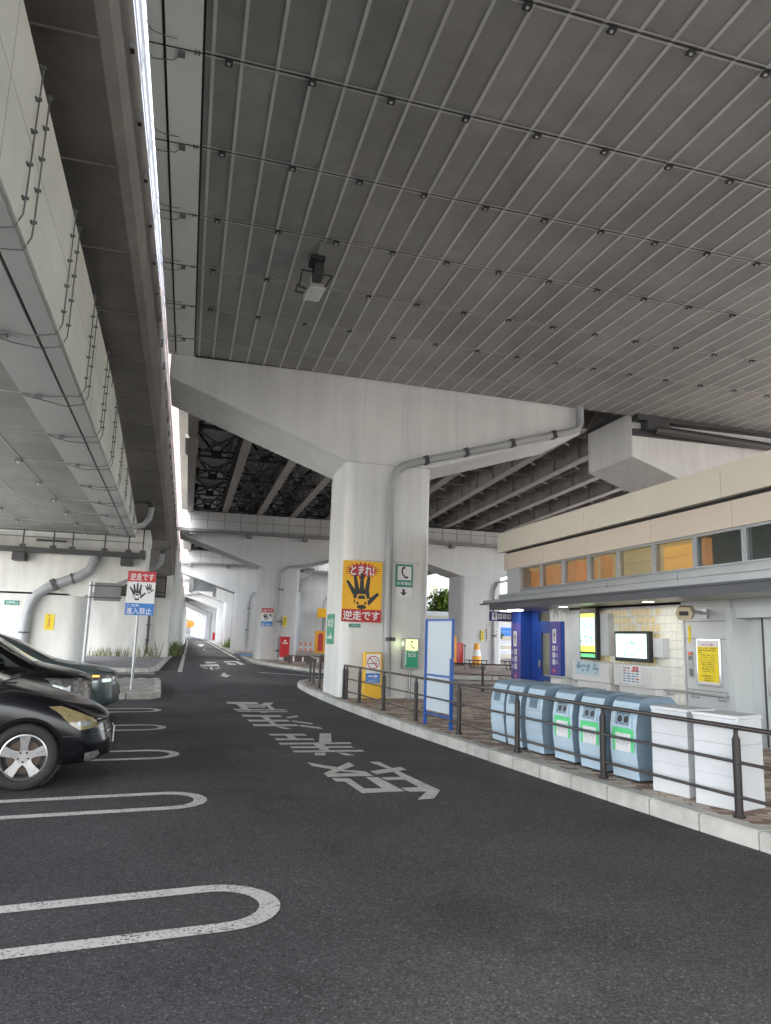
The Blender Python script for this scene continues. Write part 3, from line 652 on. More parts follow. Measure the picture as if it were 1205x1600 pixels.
for i,(y,lb) in enumerate(((41.5,'pale pier behind the toilet entrance, standing by the ochre barriers'),(66,'far pier of the second viaduct above the orange barriers'),(92,'farthest pier of the second viaduct, partly hidden'))):
    xo=(15.65,9.7,19.5)[i]
    pier((xo+1.4,y+1,0),lb,xo,xo+2.7,y,2.3,8.12,8.12,xo-4.8,6.7,xo+7,6.7,5.35,'piers of the second viaduct',mat='concrete_far',catwalk=(7.2,xo-5,xo+7) if i<2 else None,
      pipe=[(xo+6,y-.15,6.4),(xo+3.0,y-.15,5.2),(xo+2.35,y-.15,5.0),(xo+2.15,y-.15,4.6),(xo+2.1,y-.15,4.1),(xo+2.1,y-.15,.2)],far=True)

# ================= LEFT VIADUCT =================
def shear(m,x0=-1.666,k=-.0181): m.v=[(x0+x+k*y,y,z) for x,y,z in m.v]
LV=empty('left_viaduct',(-5,14,0),label='lower elevated road on the left with cream side beam and panelled soffit',cat='viaduct')
ye=31.6; zl=5.3
m=MB(); m.box((-.045,-8,zl),(0,ye+.2,7.0)); m.cm=1; m.box((-.001,-2,zl+.9),(.0015,ye,zl+.904))
y=-1.
while y<ye: m.box((-.001,y,zl),(.0019,y+.004,7)); y+=3.6
shear(m); m.build('side_beam',['fascia_l','walkway'],LV)
m=MB(); m.box((-.27,-8,zl-.02),(-.047,ye,zl+.05)); m.box((-.95,-8,zl-.02),(-.31,ye,zl+.05)); m.cm=1; m.box((-.31,-8,zl+.03),(-.27,ye,zl+.06))
shear(m); m.build('edge_soffit',['soff_l','groove'],LV)
m=MB(); m.box((-9,-8,zl+.0),(-.95,ye,zl+.04)); m.cm=1
for i in range(8): x=-1.9-.98*i; m.box((x-.012,-8,zl-.012),(x+.012,ye,zl))
y=7.28-2.62*4; jl=[]
while y<ye:
    jl.append(y)
    for s in (-.02,.02): m.box((-9,y+s-.006,zl-.012),(-.95,y+s+.006,zl))
    y+=2.62
shear(m); m.build('ceiling_panels',['panel2','soff_l'],LV)
for y in jl:
    for k in range(4):
        if y<9: continue
        x=-1.93-1.96*k - (0 if (k) else 0); m=MB(); m.box((x-.07,y-.06,zl-.07),(x+.07,y+.06,zl-.021)); m.cm=1; m.cyl((x,y,zl-.11),(x,y,zl-.06),.035,8); shear(m); m.build('bracket',['walkway','panel_edge'],LV)
for y in jl:
    if y<5: continue
    m=MB()
    for o in (-.22,.22):
        sg=.02*math.sin(y*3+o*9); m.tube([(-.93,y+o*.2,zl-.03),(-.6,y+o*.75,zl-.08+sg),(-.3,y+o-.03,zl-.09-sg),(-.03,y+o-.04,zl-.05),(.035,y+o-.03,zl+.10),(.035,y+o,zl+.32),(.035,y+o+.06+sg,7.05)],.009,5)
    m.box((-.73,y-.05,zl-.07),(-.64,y+.05,zl-.021))
    m.cm=1
    for o in (-.22,.22):
        for q_ in range(5): z=zl+.28+.36*q_; yy=y+o+.06*min(1,max(0,(z-5.62)/1.4))+.0; m.box((.0,yy-.012,z-.012),(.06,yy+.012,z+.012)); m.box((-.0,yy-.035,z-.008),(.02,yy+.035,z+.008))
    shear(m); m.build('cable_loop',['walkway','walkway'],LV)
m=MB(); m.box((-9,-8,6.2),(-.05,ye+.2,7.0)); shear(m); m.build('deck_slab','conc_raw',LV)
# its pier
PL=empty('viaduct_pier',(-6,33,0),label='broad pale pier at far left behind the cars, with a fat bent drain pipe',cat='bridge pier')
m=MB(); rprism(m,-9.5,-4.10,31.9,34.2,0,2.9,r=.5); m.build('column','conc_wall',PL)
m=MB(); m.prism([(-1.78,31.9,5.1),(-1.78,31.9,3.95),(-4.10,31.9,2.80),(-9.5,31.9,2.80),(-14,31.9,4),(-14,31.9,5.1)],(0,2.3,0)); m.box((-13.5,32.1,5.1),(-1.75,34.2,6.3)); m.build('crossbeam','conc_wall',PL,bevel=.03)
m=MB(); m.tube([(-3.77,31.72,4.5),(-3.80,31.7,4.2),(-3.95,31.7,3.85),(-4.3,31.7,3.60),(-4.8,31.7,3.40),(-5.35,31.7,3.15),(-5.75,31.7,2.85),(-5.95,31.7,2.5),(-6.05,31.7,2.1),(-6.1,31.7,1.4),(-6.1,31.7,.2)],.19,14)
m.cm=1; m.bar((-5.25,31.7,3.19),(-5.1,31.7,3.28),.44,.44); m.bar((-4.55,31.7,3.5),(-4.5,31.7,3.52),.40,.40); m.tube([(-6.1,31.7,1.3),(-6.1,31.7,1.36)],.21,14); m.build('drain_pipe',['pipe','dkmetal'],PL)
m=MB(); m.box((-14,31.1,4.42),(-1.9,31.2,4.62)); m.box((-14,31.2,4.46),(-1.9,31.85,4.50)); m.box((-1.95,31.1,4.42),(-1.85,34,4.6))
for x in (-7.9,-6.4,-5.3,-4.6,-3.4,-2.5,-1.95): m.box((x,31.12,4.55),(x+.05,31.16,5.9)); m.box((x-.09,31.08,4.42),(x+.14,31.1,4.72))
for x in (-6.5,-2.5): m.box((x-.25,31.25,4.1),(x+.2,31.88,4.41))
m.box((-14,31.12,5.02),(-1.9,31.14,5.04)); m.box((-6.0,31.6,4.92),(-4.9,31.66,5.0)); m.build('inspection_walkway','dkmetal',PL)

# ================= RAMP WITH PARAPET AND RETAINING WALL =================
RP=empty('concrete_ramp',(-2,30,0),label='dark weathered concrete ramp slab descending between the two viaducts into a retaining wall',cat='ramp')
def xr_(y): return -1.2265+.0073*y if y<42 else (-.92+(y-42)*.0155 if y<100 else -.02-(y-100)*(y-100)*.00008)
prof=[(-2,7.6,9.05),(6.6,7.55,9.05),(11,7.35,9.05),(16.6,7.0,9.05),(22.5,6.55,8.6),(29,6.0,8.15),(36,5.3,7.75),(42.0,4.5,7.2),(44.5,4.3,7.0)]
m=MB(); V=[];
for y,zb,zt in prof: x=xr_(y); V+=[(-8.5,y,zb),(x-.12,y,zb),(x,y,zb+.1),(x,y,zt),(x-.25,y,zt),(-8.5,y,zb+.7)]
F=[]
for i in range(len(prof)-1):
    for j in range(6): F.append((i*6+j,(i+1)*6+j,(i+1)*6+(j+1)%6,i*6+(j+1)%6))
F+= [(0,1,2,3,4,5),tuple(6*(len(prof)-1)+j for j in range(6))[::-1]]
m.add(V,F)
yy=1.0
m2=MB()
def zb_(y,c=1):
    for a,b in zip(prof,prof[1:]):
        if a[0]<=y<=b[0]: t=(y-a[0])/(b[0]-a[0]); return a[c]+(b[c]-a[c])*t
m.build('slab','conc_dark',RP)
while yy<41.5:
    x=xr_(yy); m2.box((-8.4,yy,zb_(yy)-.028),(x-.10,yy+.035,zb_(yy)+.02)); yy+=2.05
m2.cm=1
for yq in [3+1.35*k for k in range(28)]: x=xr_(yq); m2.box((x-.0,yq,zb_(yq,2)-.55),(x+.05,yq+.09,zb_(yq,2)-.38))
m2.build('joint_ribs',['conc_dark','dkmetal'],RP)
m=MB(); pts=[(42.0,7.2),(57,5.6),(80,3.9),(100,2.8),(130,1.6),(160,1.0),(200,.9)]
V=[];F=[]
for y,z in pts: x=xr_(y); V+=[(x,y,0),(x,y,z),(x-.3,y,z),(x-.3,y,0)]
for i in range(len(pts)-1):
    for j in range(4): F.append((i*4+j,(i+1)*4+j,(i+1)*4+(j+1)%4,i*4+(j+1)%4))
F+=[(0,1,2,3)]
m.add(V,F); m.build('retaining_wall','conc_wall',RP)
m=MB(); m.box((-14,42.05,0),(-.93,44.5,3.3)); m.cm=1; m.box((-14,44.0,3.3),(-1.0,44.5,5.4)); m.box((-2.6,43.0,3.3),(-2.2,44.,4.6)); m.box((-1.9,42.6,3.3),(-1.3,44.,4.4)); m.build('abutment_wall',['conc_wall','conc_dark'],RP)  # backwall above the abutment coloured dark for the shade of its recess
m=MB(); m.box((-7,41.7,3.32),(-1.25,42.0,3.42)); m.box((-7,41.75,3.55),(-1.25,41.85,3.62))
m.tube([(-1.95,41.9,3.3),(-1.97,41.9,2.7),(-1.97,41.9,.3)],.07,8)
for z in (1.0,1.8): m.box((-2.08,41.83,z),(-1.86,42.04,z+.07))
m.build('wall_pipe','dkmetal',RP)
for (x,y,z) in ((-2.2,16.5,7.0),(-1.65,27.5,5.9),(-1.45,36,5.0)):
    m=MB(); m.tube([(x+.12,y,zb_(y)+.1),(x+.12,y,zb_(y)-.25),(x+.08,y,zb_(y)-.6),(x-.1,y,zb_(y)-.85),(x-.45,y,zb_(y)-.95)],.10,10); m.cm=1; m.tube([(x+.12,y,zb_(y)-.2),(x+.12,y,zb_(y)-.02)],.13,10); m.build('drain_spout',['pipe','dkmetal'],RP)
# fence on the parapet
fe=empty('mesh_fence',(-1.2,20,0),label='dark wire mesh fence on top of the ramp parapet against the bright sky',cat='fence')
m=MB(); y=2.
while y<130:
    if y<42: zt=zb_(y,2)
    else:
        for a,b in zip(pts,pts[1:]):
            if a[0]<=y<=b[0]: zt=a[1]+(b[1]-a[1])*(y-a[0])/(b[0]-a[0])
    x=xr_(y)-.06; m.bar((x,y,zt-.1),(x,y,zt+.92),.05,.05); y+=2.0 if y<42 else 3
m.build('post','dkmetal',fe)
allp=[(a,c) for a,b,c in prof]+pts[1:]
for dz,r in ((.90,.022),(.5,.012),(.08,.012)):
    m=MB(); m.tube([(xr_(a)-.06,a,c+dz) for a,c in allp],r,6); m.build('rail','dkmetal',fe)
m=MB()
for (a,c),(b,d) in zip(allp,allp[1:]): m.add([(xr_(a)-.03,a,c),(xr_(b)-.03,b,d),(xr_(b)-.03,b,d+.88),(xr_(a)-.03,a,c+.88)],[(0,1,2,3)])
m.build('mesh_panel','net',fe)
# ================= BUILDING =================
BX=8.1
B=empty('toilet_building',(10,11,0.15),label='low service building with beige cladding, ribbon windows and blue toilet entrance',cat='building')
yL=17.75; yN=3.0
# main wall pieces (front face at BX)
m=MB(); m.box((BX,9.72,.15),(BX+.2,14.75,2.75)); m.box((BX,10.9,2.30),(BX+.2,14.75,2.76)); m.cm=1
for y in (10.80,11.6,12.5,13.4,14.2): m.box((BX-.003,y,.2),(BX,y+.012,2.32))
for z in (.9,1.72,2.0): m.box((BX-.003,9.73,z),(BX,10.79,z+.012))
m.build('wall',['tile','walkway'],B)
m=MB(); m.box((8.45,17.0,.15),(12.8,17.75,2.7)); m.box((8.3,3.0,2.71),(13,17.9,2.75)); m.box((12.6,3,.15),(12.8,17,2.7)); m.build('side_wall','tile',B)
m=MB(); m.box((BX+.05,8.0,2.05),(BX+.2,9.72,2.75)); m.box((BX+.28,3,.15),(BX+.45,9.72,2.7)); m.box((BX-.04,9.64,.15),(BX+.3,9.78,2.2)); m.box((BX+.02,8.0,2.05),(BX+.05,9.64,2.08)); m.build('wall','door',B)
# service door
d=empty('door',(0,0,0)); d.parent=B; d.location=Vector((BX+.26,8.7,.15))-B.location
m=MB(); m.box((BX+.23,7.9,.18),(BX+.275,9.30,2.05)); m.cm=1; m.box((BX+.22,9.30,.18),(BX+.27,9.33,2.05))
m.build('door_leaf',['door','dkmetal'],d)
m=MB(); m.tube([(BX+.23,9.12,1.30),(BX+.15,9.12,1.30),(BX+.13,9.13,1.27),(BX+.13,9.14,.95),(BX+.15,9.13,.92),(BX+.23,9.13,.92)],.013,8); m.cyl((BX+.23,9.10,.80),(BX+.19,9.10,.80),.02,10); m.build('handle','galv',d)
m=MB()
for i in range(26): m.box((BX+.215,8.60,.36+i*.034),(BX+.229,8.93,.36+i*.034+.018))
m.build('louvre','alu',d)
m=MB(); b=Board(m,(BX+.228,8.90,1.38),(0,-1,0),(0,0,1)); b.rect(0,0,.32,.32,0,0); b.text('清掃時間',.05,.25,.2,.28,.001,1); b.text('お願い',.05,.20,.16,.225,.001,1); b.text('119',.08,.08,.3,.16,.001,2,.01); b.text('ご連絡ください',.07,.03,.26,.05,.001,1); m.build('notice',['paper','ink','redbox'],d)
# glass block wall
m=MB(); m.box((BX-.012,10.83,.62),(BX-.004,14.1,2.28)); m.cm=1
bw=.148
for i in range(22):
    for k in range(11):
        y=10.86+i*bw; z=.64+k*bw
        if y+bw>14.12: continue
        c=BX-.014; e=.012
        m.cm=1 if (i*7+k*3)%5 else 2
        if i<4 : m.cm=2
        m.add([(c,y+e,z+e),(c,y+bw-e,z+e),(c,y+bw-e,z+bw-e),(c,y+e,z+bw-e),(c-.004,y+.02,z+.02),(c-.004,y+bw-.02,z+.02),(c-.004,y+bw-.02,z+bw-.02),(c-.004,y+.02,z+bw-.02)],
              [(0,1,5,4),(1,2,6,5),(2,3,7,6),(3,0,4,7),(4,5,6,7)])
m.build('glass_block_wall',['white','gb',pmat('glass_block_cool',(.62,.62,.55),.18,coat=.3,emit=(.8,.75,.6),estr=.012)],B)  # cool blocks carry a weaker backlight glow too
# entrance
m=MB(); m.box((7.9,16.76,.62),(8.45,17.30,2.36)); m.build('entrance_pillar','entblue',B)
m=MB(); m.box((7.91,16.77,.15),(8.45,17.29,.619)); m.build('pillar_base','white',B)
m=MB(); m.box((7.9,14.75,.86),(8.14,15.24,2.05)); m.build('entrance_pillar','entblue',B)
m=MB(); m.box((7.905,14.755,.15),(8.14,15.235,.859)); m.box((7.9,14.75,2.051),(8.14,15.24,2.36)); m.box((8.0,14.72,.15),(8.12,14.76,2.4)); m.build('pillar_base','white',B)
def pict(bd,cx,cy,h,hh,m,kind=0):
    bd.disc(cx,cy+h*.40,h*.085,hh,m,14)
    if kind==0: bd.poly([(cx-h*.13,cy+h*.28),(cx+h*.13,cy+h*.28),(cx+h*.12,cy-h*.05),(cx+h*.07,cy-h*.05),(cx+h*.06,cy-h*.46),(cx-h*.06,cy-h*.46),(cx-h*.07,cy-h*.05),(cx-h*.12,cy-h*.05)],hh,m)
    elif kind==1: bd.poly([(cx-h*.08,cy+h*.28),(cx+h*.08,cy+h*.28),(cx+h*.24,cy-h*.18),(cx+h*.08,cy-h*.18),(cx+h*.07,cy-h*.46),(cx-h*.07,cy-h*.46),(cx-h*.08,cy-h*.18),(cx-h*.24,cy-h*.18)],hh,m)
    else:
        bd.ring(cx,cy-h*.2,h*.24,h*.17,hh,m,18); bd.rect(cx-h*.05,cy-h*.1,cx+h*.05,cy+h*.28,hh,m)
# purple faces
for (xx,ya,yb,z0,z1,rv) in ((7.9,16.76,17.30,.62,2.03,0),(7.9,14.75,15.24,.86,2.05,1)):
    m=MB(); b=Board(m,(xx-.004,yb,z0),(0,-1,0),(0,0,1)); W=yb-ya; H=z1-z0
    b.rect(0.002,0,W,H,0,0)
    b.rect(W*.27,H*.60,W*.60,H*.86,.002,1); pict(b,W*.435,H*.735,H*.21,.004,2)
    for k in range(3):
        y=H*.46-k*H*.125; b.rect(W*.38 if not rv else W*.25,y,W*.62 if not rv else W*.5,y+H*.095,.002,1); pict(b,W*.5 if not rv else W*.375,y+H*.047,H*.08,.004,2,1+k%2 if k<2 else 2)
        for q in range(3): x0=(W*.08 if not rv else W*.56); b.rect(x0,y+.02+q*.03,x0+W*(.22-.05*(q%2)),y+.03+q*.03,.002,1)
    b.disc(W*.5 if not rv else W*.39,H*.10,W*.12,.002,3,18,ry=H*.045); b.rect((W*.5 if not rv else W*.39)-.012,H*.075,(W*.5 if not rv else W*.39)+.012,H*.125,.004,1)
    m.build('sign_panel',['purple','signw','ink','redbox'],B)
m=MB(); b=Board(m,(7.896,15.24,2.06),(0,-1,0),(0,0,1)); b.line([(.22,.16),(.27,.24),(.31,.20),(.30,.13)],.012,0,0); b.line([(.38,.08),(.37,.16),(.41,.24)],.014,0,0); b.rect(.14,.10,.26,.112,0,0); b.rect(.14,.125,.24,.135,0,0); b.rect(.17,.05,.27,.058,0,0); m.build('emblem','logo',B)
# blue door set
d=empty('door',(0,0,0)); d.parent=B; d.location=Vector((8.25,15.9,.15))-B.location
m=MB(); X0=8.2
m.box((X0,16.55,.15),(X0+.08,16.76,2.4)); m.box((X0,15.24,2.28),(X0+.08,16.55,2.4)); m.box((X0,15.24,1.86),(X0+.08,16.55,2.08)); m.box((X0,16.40,2.08),(X0+.08,16.55,2.28)); m.box((X0,15.24,2.08),(X0+.08,15.5,2.28))
m.box((X0+.01,16.45,.15),(X0+.07,16.55,1.86)); m.box((X0+.01,16.28,.17),(X0+.06,16.45,1.85)); m.box((X0+.01,15.24,1.80),(X0+.06,16.28,1.85)); m.box((X0+.01,15.24,.70),(X0+.06,16.28,.82)); m.box((X0+.01,15.24,.17),(X0+.06,16.28,.25))
m.build('door_frame','entblue',d)
m=MB(); m.box((X0+.025,15.24,.25),(X0+.035,16.28,.70)); m.box((X0+.025,15.24,.82),(X0+.035,16.28,1.80)); m.box((X0+.025,15.5,2.08),(X0+.035,16.4,2.28)); m.build('glass','glass',d)
m=MB(); m.box((X0-.03,16.32,1.0),(X0+.01,16.36,1.16)); m.tube([(X0-.03,16.34,1.1),(X0-.03,16.25,1.1)],.012,6); m.box((X0-.01,15.5,1.93),(X0,15.75,1.97)); m.build('handle','galv',d)
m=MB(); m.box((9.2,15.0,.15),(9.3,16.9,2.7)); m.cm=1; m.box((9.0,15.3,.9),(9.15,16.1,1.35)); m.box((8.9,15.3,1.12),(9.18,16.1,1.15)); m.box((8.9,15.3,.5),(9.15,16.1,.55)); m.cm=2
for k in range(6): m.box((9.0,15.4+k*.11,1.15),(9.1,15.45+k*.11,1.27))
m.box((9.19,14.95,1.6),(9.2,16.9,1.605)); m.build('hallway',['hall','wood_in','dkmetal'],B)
# handrails on the wall
m=MB()
for z in (.86,.62):
    m.tube([(8.35,15.02-.0,z),(7.80,15.3,z),(7.79,14.7,z),(7.97,14.55,z),(7.97,9.75,z)] if z>.8 else [(7.97,13.0,z),(7.97,9.75,z)],.022,8)
    y=9.9
    while y<14.5:
        m.bar((7.97,y,z-.02),(7.97,y,z-.07),.022); m.bar((7.97,y,z-.07),(8.1,y,z-.07),.022); y+=.62
m.build('handrail',['alu'],B)
# canopy
m=MB(); m.box((7.2,3,2.335),(7.23,17.05,2.48)); m.box((7.16,3,2.465),(7.25,17.6,2.50)); m.box((7.2,17.02,2.335),(9,17.05,2.48)); m.cm=1; m.box((7.22,3,2.335),(8.6,17.03,2.35)); m.cm=2; m.box((7.25,3,2.50),(8.5,17.6,2.58)); m.box((7.55,3,2.58),(8.5,17.3,2.74))
m.cm=3
y=4.
while y<17: m.box((7.545,y,2.58),(7.549,y+.012,2.735)); y+=2.07
m.box((7.54,3,2.655),(7.549,17.3,2.663)); m.build('canopy',['eave','soffit','alu','walkway'],B)
# ribbon windows
zw0,zw1=2.86,3.42
fr=MB(); fr.box((8.05,3,2.75),(8.2,17.4,2.86)); fr.box((8.05,3,3.42),(8.2,17.9,3.5))
fr.cm=1; fr.box((8.0,17.03,2.75),(8.25,17.8,3.42)); fr.box((8.2,17.5,2.7),(12.8,17.8,3.42)); fr.build('window_wall',['alu','tile'],B)
mull=[17.03,15.91,14.84,13.75,12.65,11.5,10.38,9.25,8.15,7.05,5.95,4.85]
for i,(a,b_) in enumerate(zip(mull,mull[1:])):
    f=MB(); f.box((8.0,b_-.02,zw0),(8.14,b_+.035,zw1)); f.box((8.02,b_+.035,zw0),(8.12,b_+.06,zw1)); f.box((8.02,a-.05,zw0),(8.12,a-.02,zw1)); f.box((8.02,b_+.06,zw1-.04),(8.12,a-.05,zw1)); f.box((8.02,b_+.06,zw0),(8.12,a-.05,zw0+.03))
    fo=f.build('window','alu',B)
    g=MB(); g.box((8.06,b_+.06,zw0+.03),(8.066,a-.05,zw1-.04)); g.build('pane','glass',fo)
m=MB()
# interior seen through the ribbon windows; linings glow in place of room lamps
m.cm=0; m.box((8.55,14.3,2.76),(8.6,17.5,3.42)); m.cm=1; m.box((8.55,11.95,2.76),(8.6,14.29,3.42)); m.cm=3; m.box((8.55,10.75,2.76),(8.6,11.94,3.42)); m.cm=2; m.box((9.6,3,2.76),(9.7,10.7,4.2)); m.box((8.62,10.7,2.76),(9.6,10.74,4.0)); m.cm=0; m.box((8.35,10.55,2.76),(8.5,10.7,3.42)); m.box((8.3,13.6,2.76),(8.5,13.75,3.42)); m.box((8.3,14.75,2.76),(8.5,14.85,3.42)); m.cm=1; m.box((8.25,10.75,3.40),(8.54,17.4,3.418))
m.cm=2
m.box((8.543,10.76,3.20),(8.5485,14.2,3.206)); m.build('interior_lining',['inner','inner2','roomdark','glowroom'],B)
# cladding bands
for (xa,y1,z0,z1,mm,oo) in ((7.98,17.95,3.42,3.84,'clad',0),(7.90,18.20,3.90,4.33,'clad2',0)):
    m=MB(); ys=[y1,y1-.28]; y=15.68 if z0<3.8 else 15.80
    while y>3: ys.append(y); y-=2.08
    ys.append(3)
    for a,b_ in zip(ys,ys[1:]): m.box((xa,b_+.006,z0),(xa+.12,a-.006,z1))
    m.box((xa,y1-.08,z0),(12.9,y1-.001,z1-.001)) if False else None
    m.box((xa+.13,y1-.10,z0),(12.9,y1-.0,z1)); m.build('cladding',mm,B,bevel=.006)
m=MB(); m.box((8.04,3,3.84),(12.8,17.9,3.90)); m.cm=1; m.box((7.92,3,4.33),(12.95,18.17,4.42)); m.cm=2; m.box((8.04,3,3.42),(8.3,17.9,3.84)); m.box((8.04,3,3.90),(8.3,18.1,4.33)); m.build('roof',['groove','clad2','eave'],B)
# entrance lamp first; the other canopy lamps are added to brighten the wall
for y in (16.6,14.2,11.2,8.2,5.6):
    m=MB(); hw=.3 if y>16 else .06; m.box((7.6,y-hw,2.312 if y>16 else 2.331),(7.75,y+hw,2.334)); m.build('ceiling_lamp','glow',B)
    l=bpy.data.lights.new('canopy_lamp','AREA'); l.shape='RECTANGLE'; l.size=.15; l.size_y=.6; l.energy=.6; l.color=(1,.96,.88)
    lo=bpy.data.objects.new('canopy_lamp',l); COL.objects.link(lo); lo.parent=B; lo.location=Vector((7.5,y,2.305))-B.location
# projecting toilet sign (separate thing)
m=MB(); m.box((7.45,17.60,2.08),(8.45,17.66,2.32)); b=Board(m,(7.45,17.598,2.08),(1,0,0),(0,0,1),(0,-1,0))
b.rect(.05,.03,.20,.21,0,1); pict(b,.125,.12,.16,.002,2)
for k in range(3): b.rect(.225+k*.125,.06,.325+k*.125,.19,0,1); pict(b,.275+k*.125,.125,.10,.002,2,1+k%2)
b.line([(.62,.12),(.74,.12)],.009,.001,1); b.line([(.69,.17),(.74,.12),(.69,.07)],.009,.002,1)
tag(m.build('toilet_sign',['navy','signw','ink']),'dark purple sign with white toilet pictograms and arrow under the canopy end','sign')
# screens
def screen(y0,y1,z0,z1,label,name,land):
    e=empty(name,(7.9,(y0+y1)/2,z0),label=label,cat='screen')
    m=MB(); m.box((7.86,y0,z0),(7.96,y1,z1)); m.build('housing','black',e,bevel=.01)
    m=MB(); b=Board(m,(7.857,y1,z0),(0,-1,0),(0,0,1)); W=y1-y0; H=z1-z0
    if land:
        b.rect(.05,.07,W-.05,H-.05,0,0); rnd=random.Random(3)
        for k in range(14): x=.12+rnd.random()*(W-.4); y=.1+rnd.random()*(H*.45); b.rect(x,y,x+.02+.06*rnd.random(),y+.012+.03*rnd.random(),.001+.0002*k,1 if k%3 else 2)
    else:
        b.rect(.04,.16,W-.04,H-.12,0,0); b.rect(.04,H-.20,W-.04,H-.12,.001,3); b.rect(.04,.16,W-.04,.28,.001,3); b.rect(.04,.05,W-.04,.12,.001,2)
        rnd=random.Random(5)
        for k in range(60): x=.06+rnd.random()*(W-.2); y=.30+rnd.random()*(H-.58); b.rect(x,y,x+.02+.05*rnd.random(),y+.01+.03*rnd.random(),.001+.0002*k,rnd.choice([1,1,2,0]))
    m.build('display',['screen',pmat('screen_blue',(.1,.5,.6),.3,emit=(.25,.62,.75),estr=.13),pmat('screen_green',(.1,.5,.2),.3,emit=(.15,.5,.25),estr=.12),pmat('screen_yellow',(.8,.8,.1),.3,emit=(.75,.9,.1),estr=.15)],e)
    m=MB(); m.box((7.96,y0-.28,z0+.1),(8.08,y1+.02,z1-.12)); m.build('side_cabinet','tile',e)
    return e
screen(13.23,13.86,1.27,2.31,'tall portrait information screen with yellow top left of the glass blocks','portrait_screen',False)
screen(11.50,12.57,1.29,1.84,'wide bright television screen in front of the glass blocks','television_screen',True)
for (y0,y1,lb,nm,k) in ((12.60,13.92,'left white counter box under the portrait screen with a blue map leaflet','info_counter',0),(11.20,12.40,'right white counter box under the television with red and blue leaflets','info_counter',1)):
    e=empty(nm,(7.85,(y0+y1)/2,.6),label=lb,cat='counter'); m=MB(); m.box((7.72,y0,.86),(8.09,y1,1.24)); m.box((7.80,y0+.05,.50),(8.09,y1-.05,.859)); m.build('box','white',e,bevel=.01)
    m=MB(); b=Board(m,(7.718,y1,.82),(0,-1,0),(0,0,1)); rnd=random.Random(k)
    if k==0:
        b.rect(.12,.16,1.02,.42,0,0)
        for q in range(26): x=.14+rnd.random()*.78; y=.18+rnd.random()*.18; b.rect(x,y,x+.05+.06*rnd.random(),y+.02+.03*rnd.random(),.0008+.0002*q,rnd.choice([1,2]))
    else:
        b.rect(.30,.10,.86,.40,0,3); b.text('SA・PA',.32,.355,.52,.385,.002,1); b.rect(.62,.31,.80,.39,.001,4); b.text('ご案内',.64,.325,.78,.375,.002,3)
        for q in range(22): x=.32+(q%4)*.13; y=.12+(q//4)*.045; b.rect(x,y,x+.08+.03*rnd.random(),y+.022,.001,rnd.choice([1,2,4,1]))
        b.text('ご自由にお取りください',.72,.06,1.1,.085,.001,2); b.rect(.15,.07,.5,.08,0,2)
    m.build('leaflet',[pmat('map_pale',(.45,.58,.66),.5),pmat('map_blue',(.10,.25,.42),.5),pmat('map_grey',(.30,.36,.40),.5),'paper','redbox'],e)
# camera / speaker housing on the wall
e=empty('camera_housing',(7.9,10.7,2.05),label='beige box camera housing on a wall bracket above the yellow poster',cat='camera')
m=MB(); c=Vector((7.62,10.12,2.13)); dr=Vector((-.75,-.62,-.18)).normalized(); rt=dr.cross(Vector((0,0,1))).normalized(); up=rt.cross(dr)
def ptx(a,b_,d_): return c+rt*a+up*b_+dr*d_
f_=[(-.09,-.10),(.09,-.10),(.13,0),(.09,.10),(-.09,.10),(-.13,0)]; n=6
for (d0,s0,d1,s1) in ((-.16,.75,-.05,1.0),(-.05,1.0,.16,1.0)):
    vs=[ptx(a*s0,b_*s0,d0) for a,b_ in f_]+[ptx(a*s1,b_*s1,d1) for a,b_ in f_]; m.add(vs,[(i,(i+1)%n,n+(i+1)%n,n+i) for i in range(n)])
m.add([ptx(a*.75,b_*.75,-.16) for a,b_ in f_],[tuple(range(6))]); m.add([ptx(a,b_,.16) for a,b_ in f_],[tuple(range(6))]); m.build('body','lampbox',e)
m=MB(); m.add([ptx(a,b_,.163) for a,b_ in ((-.07,-.03),(.07,-.03),(.07,.035),(-.07,.035))],[(0,1,2,3)]); m.build('slot','ink',e)
m=MB(); m.bar(ptx(0,0,-.14),(8.08,10.25,2.13),.05); m.box((8.05,10.19,2.05),(8.098,10.31,2.20)); m.build('bracket','alu',e)
# poster, yellow strip, intercom
e=empty('poster_frame',(8.08,10.2,1.0),label='white framed yellow notice poster full of small black text',cat='poster')
m=MB(); m.box((8.06,9.93,.98),(8.098,10.50,1.72)); m.build('frame','chrome',e,bevel=.008)
m=MB(); b=Board(m,(8.057,10.48,1.0),(0,-1,0),(0,0,1)); b.rect(.02,.02,.51,.70,0,0); b.rect(.02,.05,.51,.60,.001,1); b.text('TRASHのお願い',.12,.615,.43,.655,.001,3,.01)
L_=['家庭ゴミの持込み、不法投棄は','廃棄物の処理及び清掃に関する','法律','お客様へ お願いします','ゴミは分別してください','缶・ビン・ペットボトル','燃えるゴミ 燃えないゴミ','監視カメラ作動中です','見つけた方は連絡を','警察に通報いたします','ご協力お願いします','','首都高速道路サービス','お問い合わせ','管理事務所まで']
for i,t in enumerate(L_):
    if not t: continue
    w_=.42*len(t)/15+.02; x0=.05 if i<3 else .27-w_/2; b.text(t,x0,.565-i*.036,x0+w_,.587-i*.036,.002,2,.012)
m.build('sheet',['paper','noticey','ink','redbox'],e)
m=MB(); m.box((8.09,10.66,1.66),(8.098,10.72,1.94)); b=Board(m,(8.088,10.72,1.66),(0,-1,0),(0,0,1)); b.rect(0.002,0,.058,.28,0,0)
for i,ch in enumerate('防犯カメラ作動中'): b.text(ch,.015,.245-i*.033,.045,.27-i*.033,.001,1,.02)
tag(m.build('yellow_notice',['noticey','ink']),'narrow vertical yellow notice on the wall below the camera housing','sign')
